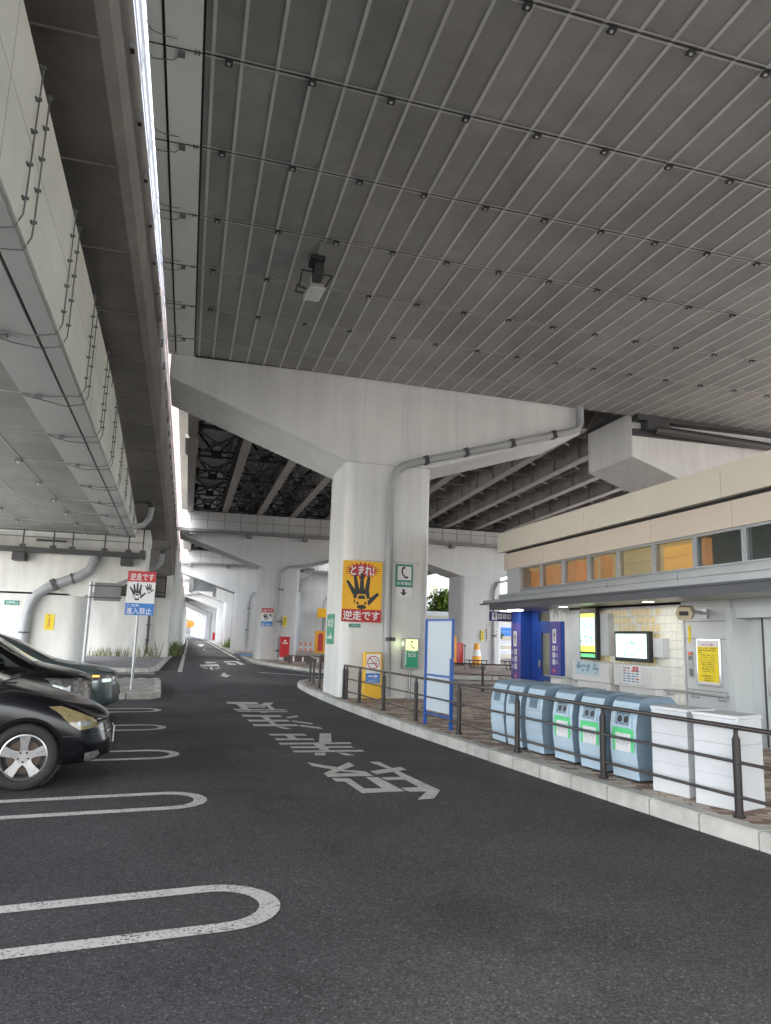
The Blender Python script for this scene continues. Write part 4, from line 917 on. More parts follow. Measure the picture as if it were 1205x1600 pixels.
e=empty('intercom',(8.09,10.67,1.08),label='small intercom plates with orange label left of the yellow poster',cat='intercom')
m=MB(); m.box((8.08,10.62,1.1),(8.098,10.73,1.52)); m.cm=1; m.box((8.07,10.63,1.46),(8.08,10.72,1.50)); m.cm=2; m.box((8.07,10.64,1.38),(8.08,10.71,1.44)); m.box((8.065,10.62,1.12),(8.08,10.69,1.24)); m.build('plate',['alu','orange','walkway'],e)

# ================= GUARD RAILS =================
def guard(posts,label,zb=.15,taped=False,r=.036):
    e=empty('guard_rail',(*posts[len(posts)//2],zb),label=label,cat='railing')
    for (x,y) in posts:
        m=MB(); m.tube([(x,y,zb),(x,y,zb+.02)],.055,12); m.tube([(x,y,zb+.02),(x,y,zb+.66)],r,14); m.tube([(x,y,zb+.66),(x,y,zb+.70)],[.03,.018],12); m.tube([(x,y,zb+.69),(x,y,zb+.735)],[.018,.02],10)
        m.build('post','dkbrown',e)
    pp=cr(posts,5) if len(posts)>2 else posts
    for z,rr in ((zb+.755,.023),(zb+.46,.016),(zb+.17,.016)):
        m=MB(); m.tube([(x,y,z) for x,y in pp],rr,10); m.build('rail','rail',e)
    return e
guard([(3.68,17.42),(3.70,17.2),(3.80,16.3),(3.91,14.62),(4.04,12.87),(4.19,11.1),(4.35,9.33),(4.54,7.53),(4.76,5.71),(4.95,3.9),(5.1,2.1)],'long dark brown tubular railing along the kerb in front of the bins')
guard([(3.84,23.3),(3.78,22.3),(3.66,20.56)],'short dark railing at the island tip left of the main pier')
guard([(6.2,21.5),(8.31,20.14),(10.4,19.0),(12.5,17.9)],'dark railing across the brick paving behind the main pier')
# ================= BINS =================
def bin_(kind):
    m=MB(); w2,h,dp=.205,.86,.55   # local: front faces -x
    prof=[(-.0,0.02),(-.035,.30),(-.035,.56),(-.005,.74),(.03,.82),(.075,.865),(.16,.885),(dp-.08,.885),(dp,.82),(dp,.02)]
    vs=[(x,-w2,z) for x,z in prof]+[(x,w2,z) for x,z in prof]; n=len(prof)
    m.smooth=False; m.cm=1; m.add(vs,[tuple(range(n)),tuple(range(2*n-1,n-1,-1))]); 
    for i in range(n):
        m.cm=0 if i<4 else 1; m.add([vs[i],vs[(i+1)%n],vs[n+(i+1)%n],vs[n+i]],[(0,1,2,3)])
    return m
def make_bin(kind,label):
    e=empty('waste_bin',(0,0,0),label=label,cat='bin',group='light blue waste bins behind the railing')
    bin_(kind).build('body',['binblue','bingrey'],e,local=True,bevel=.012)
    m=MB(); m.box((.02,-.17,-.0),(.50,.17,.025)); m.build('base','black',e,local=True)
    m=MB(); # hood surround on the sloped front: ring + recess
    def fp(x,z,o): # point on front sloped face
        pts=[(-.035,.55),(0,.72),(.055,.80)]
        return None
    # slot frame in plane from (x=-.037,z=.56) to (x=.002,z=.735)
    o=Vector((-.040,-.17,.555)); U=Vector((0,1,0)); V=Vector((.035,0,.17)).normalized(); b=Board(m,(-.040,.145,.555),(0,-1,0),V)
    m.cm=0
    W_,H_=.29,.175
    for (a,c_,d_,f2) in ((0,0,W_,.02),(0,H_-.02,W_,H_),(0,.02,.03,H_-.02),(W_-.03,.02,W_,H_-.02)):
        p=[b.P(a,c_,0),b.P(d_,c_,0),b.P(d_,f2,0),b.P(a,f2,0)]; m.prism(p,b.W*.022)
    m.cm=1; b.rect(.03,.02,W_-.03,H_-.02,.002,1)
    if kind=='hole':
        for cx in (.095,.195): b.disc(cx,.085,.042,.006,2); b.ring(cx,.085,.048,.041,.010,0,20)
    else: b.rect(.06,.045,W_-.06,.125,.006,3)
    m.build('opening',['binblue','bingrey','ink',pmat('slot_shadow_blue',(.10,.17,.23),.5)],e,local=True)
    if kind=='hole':
        m=MB(); b=Board(m,(-.0385,.165,.30),(0,-1,0),(0,0,1)); b.rect(0,0,.33,.245,0,0); b.rect(.045,.0,.285,.19,.001,1)
        rnd=random.Random(len(label))
        for q in range(5):
            x=.06+q*.042; b.line([(x,.05+rnd.random()*.03),(x+.02,.12),(x+.035,.06+rnd.random()*.05)],.0022,.002+.0008*q,2)
        m.build('notice',['tapegreen','paper','walkway'],e,local=True)
    else:
        m=MB(); m.box((-.037,-.205,.545),(-.033,.205,.549)); m.build('lid_seam','bingrey',e,local=True)
    m=MB(); m.box((-.0375,-.185,.34),(-.034,-.178,.40)); m.build('lock','dkmetal',e,local=True)
    return e
bs=[('slot',4.50,10.26,'light blue bin farthest left in the row, with a rectangular slot'),('slot',4.52,9.76,'second light blue bin from the left, rectangular slot, behind a railing post'),('slot',4.56,9.21,'third light blue bin from the left, last one with a rectangular slot'),
    ('hole',4.63,8.56,'fourth light blue bin, first one with twin round holes and green-edged notice'),('hole',4.67,7.98,'fifth light blue bin, middle one with twin round holes and green notice'),('hole',4.74,7.40,'nearest light blue bin beside the white boxes, twin holes and green notice')]
protos={}
for i,(k,x,y,lb) in enumerate(bs):
    if k not in protos: o=make_bin(k,lb); protos[k]=o; o.location=(x,y,.15); o.rotation_euler=(0,0,R(3+i*1.1))
    else: o=copy_tree(protos[k],(x,y,.15),R(3+i*1.1),lb)
def wbox(x,y,rz,label):
    e=empty('white_box',(x,y,.15),rz,label,'box','white board boxes beside the bins')
    m=MB(); m.box((0,-.22,.0),(.42,.22,.80)); m.box((-.006,-.228,.80),(.428,.228,.835)); m.build('carcass','boxwhite',e,local=True,bevel=.006)
    m=MB(); m.box((-.0015,-.219,.57),(0,.219,.573)); m.box((-.001,-.219,.29),(0,.219,.292)); m.box((.01,-.2215,.57),(.41,-.22,.573)); m.build('seam','walkway',e,local=True)
    return e
wbox(4.76,6.66,R(14),'white board box next to the last blue bin'); wbox(4.83,6.07,R(20),'nearer white board box behind the last visible railing post')
# blue framed empty board
e=empty('blank_notice_board',(4.15,11.9,.15),label='tall blank white notice board in a bright blue frame behind the railing',cat='board')
A_=Vector((4.21,12.6,0)); Bq=Vector((4.24,11.55,0)); 
m=MB(); m.bar((4.08,12.45,.15),(4.08,12.45,1.93),.05); m.bar((4.22,11.55,.15),(4.22,11.55,1.28),.05); m.bar((4.24,11.56,1.28),(4.24,11.56,1.93),.035); m.bar((4.08,12.45,1.91),(4.24,11.56,1.91),.04); m.bar((4.08,12.45,.33),(4.22,11.55,.33),.05); m.bar((4.08,12.45,.98),(4.22,11.55,.98),.035); m.build('frame','frameblue',e)
m=MB(); m.bar((4.09,12.42,1.15),(4.225,11.58,1.15),.012,1.52); m.build('panel',pmat('board_grey_blue',(.50,.57,.62),.35,var=.06,vscale=3),e)

# ================= SIGNS ON THE MAIN PIER =================
def hand(b,cx,cy,s,h,mi,mc=None,cut=True):
    # open hand, thumb to the right; s = overall height
    P=lambda x,y:(cx+x*s,cy+y*s)
    k=.0003
    b.poly([P(-.20,-.10),P(-.17,-.28),P(-.08,-.40),P(.02,-.43),P(.14,-.40),P(.22,-.28),P(.24,-.15),P(.22,.05),P(.10,.10),P(-.10,.08),P(-.22,.04)],h,mi)
    b.stroke(P(-.18,0),P(-.36,.28),.062*s,.035*s,h+k,mi)
    b.stroke(P(-.10,.04),P(-.17,.42),.062*s,.040*s,h+2*k,mi)
    b.stroke(P(.02,.06),P(.015,.48),.062*s,.042*s,h+3*k,mi)
    b.stroke(P(.15,.04),P(.20,.40),.062*s,.042*s,h+4*k,mi)
    b.stroke(P(.18,-.24),P(.30,-.16),.085*s,.055*s,h+5*k,mi); b.stroke(P(.30,-.16),P(.44,-.03),.055*s,.042*s,h+6*k,mi)
    if mc is not None:
        C=lambda x,y:(cx+.02*s+x*s*.62,cy-.16*s+y*s*.62)
        b.poly([C(-.17,.20),C(.17,.20),C(.24,-.02),C(.28,-.14),C(.28,-.32),C(-.28,-.32),C(-.28,-.14),C(-.24,-.02)],h+8*k,mc)
        b.poly([C(-.13,.15),C(.13,.15),C(.17,.0),C(-.17,.0)],h+11*k,mi); b.disc(*C(-.17,-.17),.035*s,h+11*k,mi,14); b.disc(*C(.17,-.17),.035*s,h+11*k,mi,14)
        b.poly([C(-.15,-.25),C(.15,-.25),C(.18,-.34),C(-.18,-.34)],h+11*k,mi)
        b.poly([C(-.33,.02),C(-.25,.02),C(-.25,-.04),C(-.33,-.04)],h+11*k,mc); b.poly([C(.33,.02),C(.25,.02),C(.25,-.04),C(.33,-.04)],h+12*k,mc)
yf=17.5
m=MB(); m.cm=0; m.box((3.56,yf-.05,1.93),(4.54,yf-.02,3.40)); b=Board(m,(3.56,yf-.051,1.93),(1,0,0),(0,0,1),(0,-1,0))
b.rect(0,0,.98,.30,.001,1); b.text('逆走です',.04,.04,.94,.27,.003,2,.02)
n=22; pts=[]; rnd=random.Random(2)
for i in range(n*2): t=2*math.pi*i/(n*2); q=(1.0+.12*rnd.random()) if i%2==0 else .68; pts.append((.48+.44*q*math.cos(t),1.24+.20*q*math.sin(t)))
b.poly(pts,.001,1); b.text('とまれ!',.19,1.12,.77,1.36,.003,2,.025)
hand(b,.46,.70,.93,.004,3,0)
tag(m.build('stop_poster',['yellow','red','signw','ink']),'large orange and red stop poster with a black hand on the main pier','sign')
m=MB(); m.cm=0; m.box((3.76,yf-.03,1.80),(4.04,yf-.005,1.88)); b=Board(m,(3.76,yf-.031,1.80),(1,0,0),(0,0,1),(0,-1,0)); b.text('代渋13',.05,.02,.23,.06,.001,1)
tag(m.build('number_plate',['teal','signw']),'small teal number plate just below the orange stop poster','sign')
def phone(b,cx,cy,s,h,mi):
    b.line([(cx-.10*s,cy+.36*s),(cx-.16*s,cy+.15*s),(cx-.08*s,cy-.12*s),(cx+.12*s,cy-.32*s)],.055*s,h,mi)
    b.stroke((cx-.10*s,cy+.36*s),(cx+.03*s,cy+.40*s),.075*s,.07*s,h+.001,mi); b.stroke((cx+.12*s,cy-.32*s),(cx+.25*s,cy-.28*s),.08*s,.07*s,h+.0013,mi)
m=MB(); m.cm=0; m.box((4.89,yf-.03,2.82),(5.33,yf-.005,3.38)); b=Board(m,(4.89,yf-.031,2.82),(1,0,0),(0,0,1),(0,-1,0)); b.rect(.045,.17,.395,.51,.001,1); phone(b,.21,.34,.34,.003,2); b.text('非常電話',.03,.045,.41,.13,.001,1,.01)
m.cm=1; m.box((4.89,yf-.028,2.56),(5.31,yf-.004,2.815)); b=Board(m,(4.89,yf-.029,2.56),(1,0,0),(0,0,1),(0,-1,0)); b.rect(.18,.12,.24,.21,.001,2); b.poly([(.12,.13),(.30,.13),(.21,.04)],.0015,2)
tag(m.build('emergency_phone_sign',['teal','signw','ink']),'green and white handset sign above a down arrow, right of the pipe','sign')
e=empty('emergency_phone_box',(5.25,17.3,.15),label='green emergency phone cabinet with lit top on a grey post',cat='phone box')
m=MB(); m.box((5.06,17.18,.86),(5.44,17.42,1.58)); m.build('cabinet','galv',e,bevel=.01)
m=MB(); m.cm=1; m.box((5.09,17.165,.89),(5.41,17.18,1.30)); m.cm=0; m.box((5.11,17.162,1.30),(5.40,17.18,1.55)); b=Board(m,(5.09,17.164,.89),(1,0,0),(0,0,1),(0,-1,0)); phone(b,.17,.53,.22,.004,2); b.text('非常電話',.06,.36,.28,.41,.001,3,.01); b.text('SOS',.07,.25,.27,.34,.001,3,.02); b.rect(.01,.06,.03,.40,.001,3)
m.build('front_panel',['glowy','green','ink','signw'],e)
m=MB(); m.tube([(5.26,17.3,.15),(5.26,17.3,.86)],.04,10); m.box((5.16,17.2,.15),(5.36,17.4,.17)); m.build('post','galv',e)
l=bpy.data.lights.new('phone_lamp','POINT'); l.energy=.10; l.color=(.85,1,.5); l.shadow_soft_size=.05; lo=bpy.data.objects.new('phone_lamp',l); COL.objects.link(lo); lo.parent=e; lo.location=Vector((5.0,17.35,1.45))-e.location
# green 本線 sign on the road side of the pier
m=MB(); b=Board(m,(3.575,19.35,1.37),(0,-1,0),(0,0,1),(-1,0,0)); b.rrect(0,0,1.0,.76,.06,0.004,0); m.cm=0; m.box((3.573,18.36,1.38),(3.579,19.34,2.12))
b.text('本線',.12,.42,.88,.66,.006,1,.02); b.rect(.15,.14,.68,.20,.006,1); b.poly([(.5,.14),(.85,.14),(.5,.30)],.0075,1)
tag(m.build('main_lane_sign',['green','signw']),'green rectangular lane sign on the left side face of the main pier','sign')
# smoking stand
e=empty('smoking_stand',(4.3,17.1,.15),label='yellow free-standing no-smoking board with blue arrow panel at the pier foot',cat='sign')
m=MB(); m.box((4.05,16.98,.17),(4.49,17.18,1.23)); m.build('body','standy',e,bevel=.03)
m=MB(); m.cm=0; b=Board(m,(4.05,16.978,.17),(1,0,0),(0,0,1),(0,-1,0)); b.rect(.05,.64,.39,1.02,.001,0); b.ring(.22,.83,.15,.128,.003,1); b.line([(.12,.94),(.32,.73)],.011,.0035,1); b.rect(.11,.79,.24,.81,.002,2); b.rect(.25,.79,.31,.81,.002,2); b.line([(.27,.83),(.30,.87),(.25,.90),(.22,.93)],.006,.0022,2)
b.rect(.05,.58,.39,.64,.001,0); b.rect(.05,.36,.39,.58,.001,3); b.rect(.10,.50,.28,.53,.002,4); b.poly([(.27,.475),(.27,.555),(.35,.515)],.0025,4); b.text('Smoking Area',.08,.44,.36,.47,.002,4); b.text('喫煙場所',.10,.38,.34,.42,.002,4)
m.build('sign_face',['signw','redbox','ink','blue','signw'],e)
# small wrong-way sign on second pier
def wrongway(o,W,H,name,label,y_):
    m=MB(); m.cm=0; m.box((o[0],y_-.012,o[1]),(o[0]+W,y_+.012,o[1]+H)); b=Board(m,(o[0],y_-.013,o[1]),(1,0,0),(0,0,1),(0,-1,0))
    b.rect(0,H*.755,W,H,.001,1); b.text('逆走です',W*.08,H*.785,W*.93,H*.955,.003,0,.012); b.rect(0,0,W,H*.27,.001,2); b.text('この先',W*.06,H*.185,W*.48,H*.25,.003,0,.005); b.text('進入禁止',W*.04,H*.02,W*.93,H*.17,.003,0,.01)
    hand(b,W*.36,H*.51,H*.42,.004,3,0); hand(b,W*.78,H*.60,H*.24,.004,3,0)
    return m,name,label
m,n_,lb=wrongway((4.02,1.97),.62,1.0,'wrong_way_sign','small red, white and blue wrong-way sign fixed on the second pier',41.97)
tag(m.build('wrong_way_sign',['signw','red','blue','ink']),lb,'sign')
e=empty('wrong_way_sign',(-1.18,19.06,.15),label='red, white and blue wrong-way sign on a grey post at the island',cat='sign')
m,_,_=wrongway((-1.47,1.93),.66,1.07,'','',19.06); m.build('sign_board',['signw','red','blue','ink'],e)
m=MB(); m.tube([(-1.17,19.12,.15),(-1.17,19.12,2.9)],.035,10); m.build('post','galv',e)
e=empty('signpost',(-2.95,25.6,0),label='grey post with a sign seen from behind, beside the left pier',cat='sign')
m=MB(); m.tube([(-2.95,24.5,0),(-2.95,24.5,3.0)],.055,10); m.build('post','galv',e)
m=MB(); m.box((-2.83,24.38,2.42),(-2.05,24.41,2.98)); m.cm=1
for z in (2.50,2.86): m.box((-2.98,24.36,z),(-2.02,24.38,z+.04))
m.build('sign_board',['walkway','dkmetal'],e)
# plates on left pier
m=MB(); m.cm=0; m.box((-6.95,31.87,2.38),(-6.42,31.895,2.55)); b=Board(m,(-6.95,31.869,2.38),(1,0,0),(0,0,1),(0,-1,0)); b.text('CFP9-1',.06,.04,.47,.13,.001,1,.01); tag(m.build('number_plate',['teal','signw']),'small teal number plate on the left pier beside its drain pipe','sign')
m=MB(); m.cm=0; m.box((-5.42,31.87,1.45),(-5.08,31.895,2.07)); b=Board(m,(-5.42,31.869,1.45),(1,0,0),(0,0,1),(0,-1,0))
for i,ch in enumerate('頭上注意危険'): b.text(ch,.10,.53-i*.09,.22,.60-i*.09,.001,1,.02)
tag(m.build('yellow_notice',['noticey','redbox']),'yellow vertical notice with red lettering on the left pier','sign')
m=MB(); m.box((5.22,41.9,2.0),(5.42,41.93,2.55)); m.cm=1
for i in range(4): m.box((5.29,41.89,2.08+i*.11),(5.36,41.899,2.15+i*.11))
tag(m.build('yellow_notice',['noticey','ink']),'tiny yellow notice on the second pier above the red box','sign')
m=MB(); m.box((18.1-.3,41.4,1.6),(18.35-.3,41.43,2.2)) if False else m.box((16.95,41.38,1.55),(17.12,41.41,2.15)); m.cm=1
for i in range(4): m.box((17.0,41.37,1.64+i*.12),(17.06,41.379,1.71+i*.12))
tag(m.build('yellow_notice',['noticey','ink']),'tiny yellow notice on the pale pier behind the toilet entrance','sign')
m=MB(); m.box((17.35,41.42,1.6),(18.1,41.44,2.3)); m.cm=1; rnd=random.Random(4)
for i in range(7):
    for k in range(4): m.box((17.38+k*.17,41.41,1.65+i*.09),(17.38+k*.17+.09+.06*rnd.random(),41.419,1.68+i*.09))
tag(m.build('wall_notice',['paper','walkway']),'pale notice with grey lines beside the tiny yellow notice','sign')
# red box
e=empty('fire_extinguisher_box',(5.35,41.5,.15),label='tall red fire extinguisher box at the foot of the second pier',cat='cabinet')
m=MB(); m.box((5.06,41.2,.32),(5.56,41.6,1.35)); m.box((5.03,41.15,1.35),(5.59,41.65,1.42)); m.build('cabinet','redbox',e,bevel=.02)
m=MB(); m.box((5.04,41.2,.15),(5.58,41.6,.32)); m.build('plinth','kerb',e)
m=MB(); b=Board(m,(5.06,41.197,.32),(1,0,0),(0,0,1),(0,-1,0)); b.disc(.25,.88,.06,.001,0); b.rect(.10,.74,.40,.78,.001,0); m.build('label','signw',e)
# benches / planters
def bench(x,y,L,label,rz=0):
    e=empty('slatted_bench',(x,y,.15),rz,label,'bench','low dark slatted benches')
    m=MB()
    for k in range(4): m.box((-L/2,-.2+k*.1,.36),(L/2,-.2+k*.1+.07,.40))
    m.build('seat','slats',e,local=True)
    for s in (-L/2+.25,0,L/2-.25):
        m=MB(); m.box((s-.03,-.18,0),(s+.03,-.12,.36)); m.box((s-.03,.10,0),(s+.03,.16,.36)); m.box((s-.03,-.18,.30),(s+.03,.16,.36)); m.build('leg','dkmetal',e,local=True)
    m=MB(); m.box((-L/2,-.22,.12),(L/2,-.19,.34)); m.build('front_board','slats',e,local=True)
    for s in (-L*.3,-L*.1,L*.22): m=MB(); m.box((s,-.225,.13),(s+.07,-.221,.33)); m.build('label','signw',e,local=True)
bench(5.9,36.6,2.4,'nearer low slatted bench in front of the second pier',R(-28)); bench(8.0,38.8,2.2,'farther low slatted bench right of the second pier',R(-28))
for i,(x,y,lb) in enumerate(((13.5,33.5,'left small dark metal table on the brick paving'),(15.1,33.0,'right small dark metal table on the brick paving'))):
    e=empty('metal_stand',(x,y,.15),label=lb,cat='stand',group='low metal stands'); m=MB(); m.box((-.5,-.2,.45),(.5,.2,.49)); m.box((-.4,-.2,.1),(.4,.2,.13)); m.build('top','brace',e,local=True)
    m=MB()
    for s in (-.45,-.2,0,.2,.45): m.bar((s,-.18,.45),(s*.7,-.18,.05),.035)
    m.build('frame','brace',e,local=True)
    if i==0: m=MB(); m.tube([(-.6,0,0),(-.6,0,1.1)],.03,6); m.tube([(-.6,0,1.1),(-.6,0,1.2)],.07,8); m.build('pole','walkway',e,local=True)
# ochre barriers by the right pier
for i,(x,y,h,w_,mt,lb) in enumerate(((14.1,39,1.55,.30,'orange','tall orange board leaning by the pale pier'),(14.5,39.3,1.6,.28,'ochre','tall ochre board next to the orange one'),(14.95,39.6,1.25,.42,'redbox','short dark orange board between ochre boards'))):
    e=empty('upright_board',(x,y,.15),label=lb,cat='board',group='boards stored by the pier'); m=MB(); m.prism([(-w_/2,0,0),(w_/2,0,0),(w_/2,0,h-.08),(w_/2-.08,0,h),(-w_/2+.08,0,h),(-w_/2,0,h-.08)],(0,.12,0)); m.build('panel',mt,e,local=True,bevel=.01)
    m=MB(); m.box((-w_/2-.03,-.05,0),(w_/2+.03,.17,.06)); m.build('foot','black',e,local=True)
e=empty('traffic_cone',(15.6,38.7,.15),label='ochre tapered bollard with white stripe at the pier foot',cat='cone')
m=MB(); m.tube([(0,0,.05),(0,0,1.25)],[.30,.13],16); m.build('body','ochre',e,local=True); m=MB(); m.tube([(0,0,.55),(0,0,.9)],[.234,.187],16); m.build('stripe','signw',e,local=True); m=MB(); m.box((-.36,-.36,0),(.36,.36,.05)); m.build('foot','black',e,local=True)
# orange poles far
for k in range(14):
    x=9.3+k*.42; y=62
    m=MB(); m.tube([(x,y,.0),(x,y,.95)],.06,8); m.cm=1; m.tube([(x,y,.45),(x,y,.6)],.065,8); m.tube([(x,y,.0),(x,y,.04)],.16,10); tag(m.build('flexible_bollard',['orange','signw']),'orange flexible bollard in the far line across the other lane','bollard','orange bollards in the far line')
for i,x in enumerate((16.5,)):
    pass
e=empty('lane_sign',(11.9,61,0),label='long yellow direction sign on a post far behind the second pier',cat='sign'); m=MB(); m.box((10.4,60.9,3.0),(13.0,61.0,3.75)); m.build('board','yellow',e); m=MB(); m.tube([(12.3,61,0),(12.3,61,3.0)],.07,8); m.build('post','galv',e)
e=empty('attenuator_board',(10.4,59,0),label='orange upright marker board with dark chevron far in the side lane',cat='sign'); m=MB(); m.box((9.95,58.9,.1),(10.85,59.1,1.9)); m.build('panel','ochre',e); m=MB(); m.prism([(10.2,58.88,.3),(10.6,58.88,.3),(10.6,58.88,1.6),(10.4,58.88,1.75),(10.2,58.88,1.6)],(0,.015,0)); m.build('chevron','redbox',e)
# floodlight on ceiling
e=empty('floodlight',(1.75,12.1,7.95),label='grey floodlight hanging under an open ceiling hatch',cat='floodlight')
m=MB(); m.box((1.62,11.75,7.99),(1.86,12.1,8.06)); m.build('hatch','groove',e)
m=MB(); m.box((1.70,11.3,8.045),(1.95,11.7,8.066)); m.build('hatch_plate','panel',e)
m=MB(); m.box((1.70,11.85,7.75),(1.86,12.15,8.0)); m.build('gearbox','dkmetal',e)
m=MB(); m.bar((1.50,12.0,7.88),(2.05,12.08,7.88),.022); m.bar((1.50,12.0,7.88),(1.50,12.32,7.72),.022); m.bar((1.50,12.32,7.72),(1.66,12.38,7.72),.02); m.bar((2.05,12.08,7.88),(1.93,12.36,7.72),.022); m.bar((1.46,12.22,7.70),(1.46,12.5,7.70),.022); m.bar((1.46,12.5,7.70),(1.62,12.5,7.70),.022); m.build('yoke','dkmetal',e)
m=MB(); c=Vector((1.78,12.40,7.70)); ax=Vector((.25,-.35,-.90)).normalized(); s1=Vector((.93,.30,.14)); s1=(s1-ax*s1.dot(ax)).normalized(); s2=ax.cross(s1)
def fl(a,b_,d_): return c+s1*a+s2*b_+ax*d_
for (d0,k0,d1,k1) in ((-.12,.6,-.02,1.0),(-.02,1.0,.06,1.0)):
    v8=[fl(a*k0,b_*k0,d0) for a,b_ in ((-.15,-.17),(.15,-.17),(.15,.17),(-.15,.17))]+[fl(a*k1,b_*k1,d1) for a,b_ in ((-.15,-.17),(.15,-.17),(.15,.17),(-.15,.17))]; m.add(v8,[(0,1,5,4),(1,2,6,5),(2,3,7,6),(3,0,4,7)]+([(0,3,2,1)] if d0<-.1 else [(4,5,6,7)]))
m.build('lamp_housing','lumin',e); m=MB(); m.add([fl(a,b_,.064) for a,b_ in ((-.13,-.15),(.13,-.15),(.13,.15),(-.13,.15))],[(0,1,2,3)]); m.build('lamp_glass','lglass',e)
# ================= CARS =================
def lerp_tab(tab,x):
    if x<=tab[0][0]: return tab[0][1]
    for (a,p),(b,q_) in zip(tab,tab[1:]):
        if x<=b: t=(x-a)/(b-a); t=t*t*(3-2*t)*.35+t*.65; return p+(q_-p)*t
    return tab[-1][1]
def make_car(loc,rz,label,paint,S,lens,W,wheel_x,wr,plate=None,detail=None):
    """S: dict of tables over distance d behind the nose: w half width, zb bottom, belt, top, rw roof half width ratio"""
    e=empty('parked_car',loc,rz,label,'car','cars parked in the left bays')
    ds=S['ds']; V=[]; NS=0
    for d in ds:
        w=lerp_tab(S['w'],d); zb=lerp_tab(S['zb'],d); be=lerp_tab(S['belt'],d); tp=lerp_tab(S['top'],d); rw=lerp_tab(S['rw'],d)*w
        mid=zb+(be-zb)*.45
        half=[(0,zb),(w*.55,zb),(w*.90,zb+.015),(w*.975,zb+.10),(w*1.0,mid),(w*.995,be-.16),(w*.965,be-.04),(w*.93,be),( (w*.93*.55+rw*.45),be+(tp-be)*.45),(rw,be+(tp-be)*.86),(rw*.82,be+(tp-be)*.965),(rw*.4,tp),(0,tp+.004)]
        bulge=S.get('bulge',0)
        ring=[(-d,y,z) for y,z in half]+[(-d,-y,z) for y,z in half[-2:0:-1]]
        # curve the nose in plan: move side points back
        r2=[]
        for (x,y,z) in ring:
            k=max(0,1-d/.9); x-= k*S['nose']*(abs(y)/W)**2.4
            if d<.01: x-= S['lean']*max(0,z-.42)
            r2.append((x,y,z))
        NS=len(r2); V+=r2
    F=[]
    for i in range(len(ds)-1):
        for j in range(NS): F.append((i*NS+j,i*NS+(j+1)%NS,(i+1)*NS+(j+1)%NS,(i+1)*NS+j))
    # end caps as quad strips
    H=(NS-2)//2+1
    K=5
    def cap(o,rev):
        fs=[]; rows=[]
        for j in range(1,H-1):
            l=V[o+j]; r=V[o+(NS-j)%NS]; row=[o+j]
            for k in range(1,K+1):
                t=k/(K+1); y=l[1]+(r[1]-l[1])*t; z=l[2]
                if rev: x=-S['nose']*(abs(y)/W)**2.4-S['lean']*max(0,z-.42)
                else: x=l[0]
                V.append((x,y,z)); row.append(len(V)-1)
            row.append(o+(NS-j)%NS); rows.append(row)
        for a,b in zip(rows,rows[1:]):
            for k in range(K+1): fs.append((a[k],b[k],b[k+1],a[k+1]))
        for k in range(K+1): fs.append((o,rows[0][k],rows[0][k+1])); fs.append((rows[-1][k],o+H-1,rows[-1][k+1]))
        return fs
    F+=cap(0,True)+cap((len(ds)-1)*NS,False)
    m=MB(); m.smooth=True; m.add(V,F); body=m.build('body',paint,e,local=True,subsurf=2)
    # wheel arches
    cm=MB()
    for wx in wheel_x:
        for s in (-1,1): cm.tube([(-wx,s*(W-.24),wr+.01),(-wx,s*(W+.3),wr+.01)],wr+.055,56)
    cut=cm.build('cut','black'); cut.parent=e; cut.location=Vector((0,0,0))+cut.location
    md=body.modifiers.new('b','BOOLEAN'); md.object=cut; md.solver='EXACT'
    bpy.context.view_layer.update()
    dg=bpy.context.evaluated_depsgraph_get(); me=bpy.data.meshes.new_from_object(body.evaluated_get(dg))
    body.modifiers.clear(); body.data=me
    if len(me.materials)<1: me.materials.append(MT[paint])
    for p in me.polygons: p.use_smooth=True
    me.set_sharp_from_angle(angle=R(38))
    bpy.data.objects.remove(cut)
    # sub-surface for projecting (uncut shape)
    bv=BVHTree.FromPolygons([v.co.copy() for v in me.vertices],[tuple(p.vertices) for p in me.polygons])
    def proj(outline,direc,U,Vv,O,off,name,mat,step=.035,parent=e,thick=0):
        """outline in (u,v) on plane O+U*u+V*v, shot along direc on to the body"""
        U=Vector(U).normalized(); Vv=Vector(Vv).normalized(); O=Vector(O); dr=Vector(direc).normalized()
        us=[p[0] for p in outline]; vs=[p[1] for p in outline]
        # densify outline
        ol=[]
        for i,p in enumerate(outline):
            q_=outline[(i+1)%len(outline)]; L=math.dist(p,q_); n=max(1,int(L/step))
            for k in range(n): ol.append(Vector((p[0]+(q_[0]-p[0])*k/n,p[1]+(q_[1]-p[1])*k/n)))
        pts=list(ol); nb=len(ol)
        u=min(us)+step/2
        while u<max(us):
            v=min(vs)+step/2
            while v<max(vs): pts.append(Vector((u,v))); v+=step
            u+=step
        r=delaunay_2d_cdt(pts,[(i,(i+1)%nb) for i in range(nb)],[list(range(nb))],1,1e-5)
        vo,fo=r[0],r[2]; out=[];ok=[]
        for p in vo:
            o_=O+U*p.x+Vv*p.y; hit=bv.ray_cast(o_,dr,6)
            if hit[0] is None: out.append(o_+dr*1.0); ok.append(False)
            else:
                nn=hit[1]; nn=nn if nn.dot(dr)<0 else -nn
                out.append(hit[0]+nn*off); ok.append(True)
        mm=MB(); mm.smooth=True; fs=[f for f in fo if all(ok[i] for i in f)]
        if not fs: return None
        par={}
        def fd(a):
            while par.setdefault(a,a)!=a: a=par[a]
            return a
        for f in fs:
            for q_ in f[1:]: par[fd(q_)]=fd(f[0])
        cnt={}
        for f in fs: cnt[fd(f[0])]=cnt.get(fd(f[0]),0)+1
        best=max(cnt,key=cnt.get); fs=[f for f in fs if fd(f[0])==best]
        us_=sorted({i for f in fs for i in f}); ix={a:b for b,a in enumerate(us_)}
        mm.add([out[i] for i in us_],[[ix[i] for i in f] for f in fs])
        return mm.build(name,mat,parent,local=True)
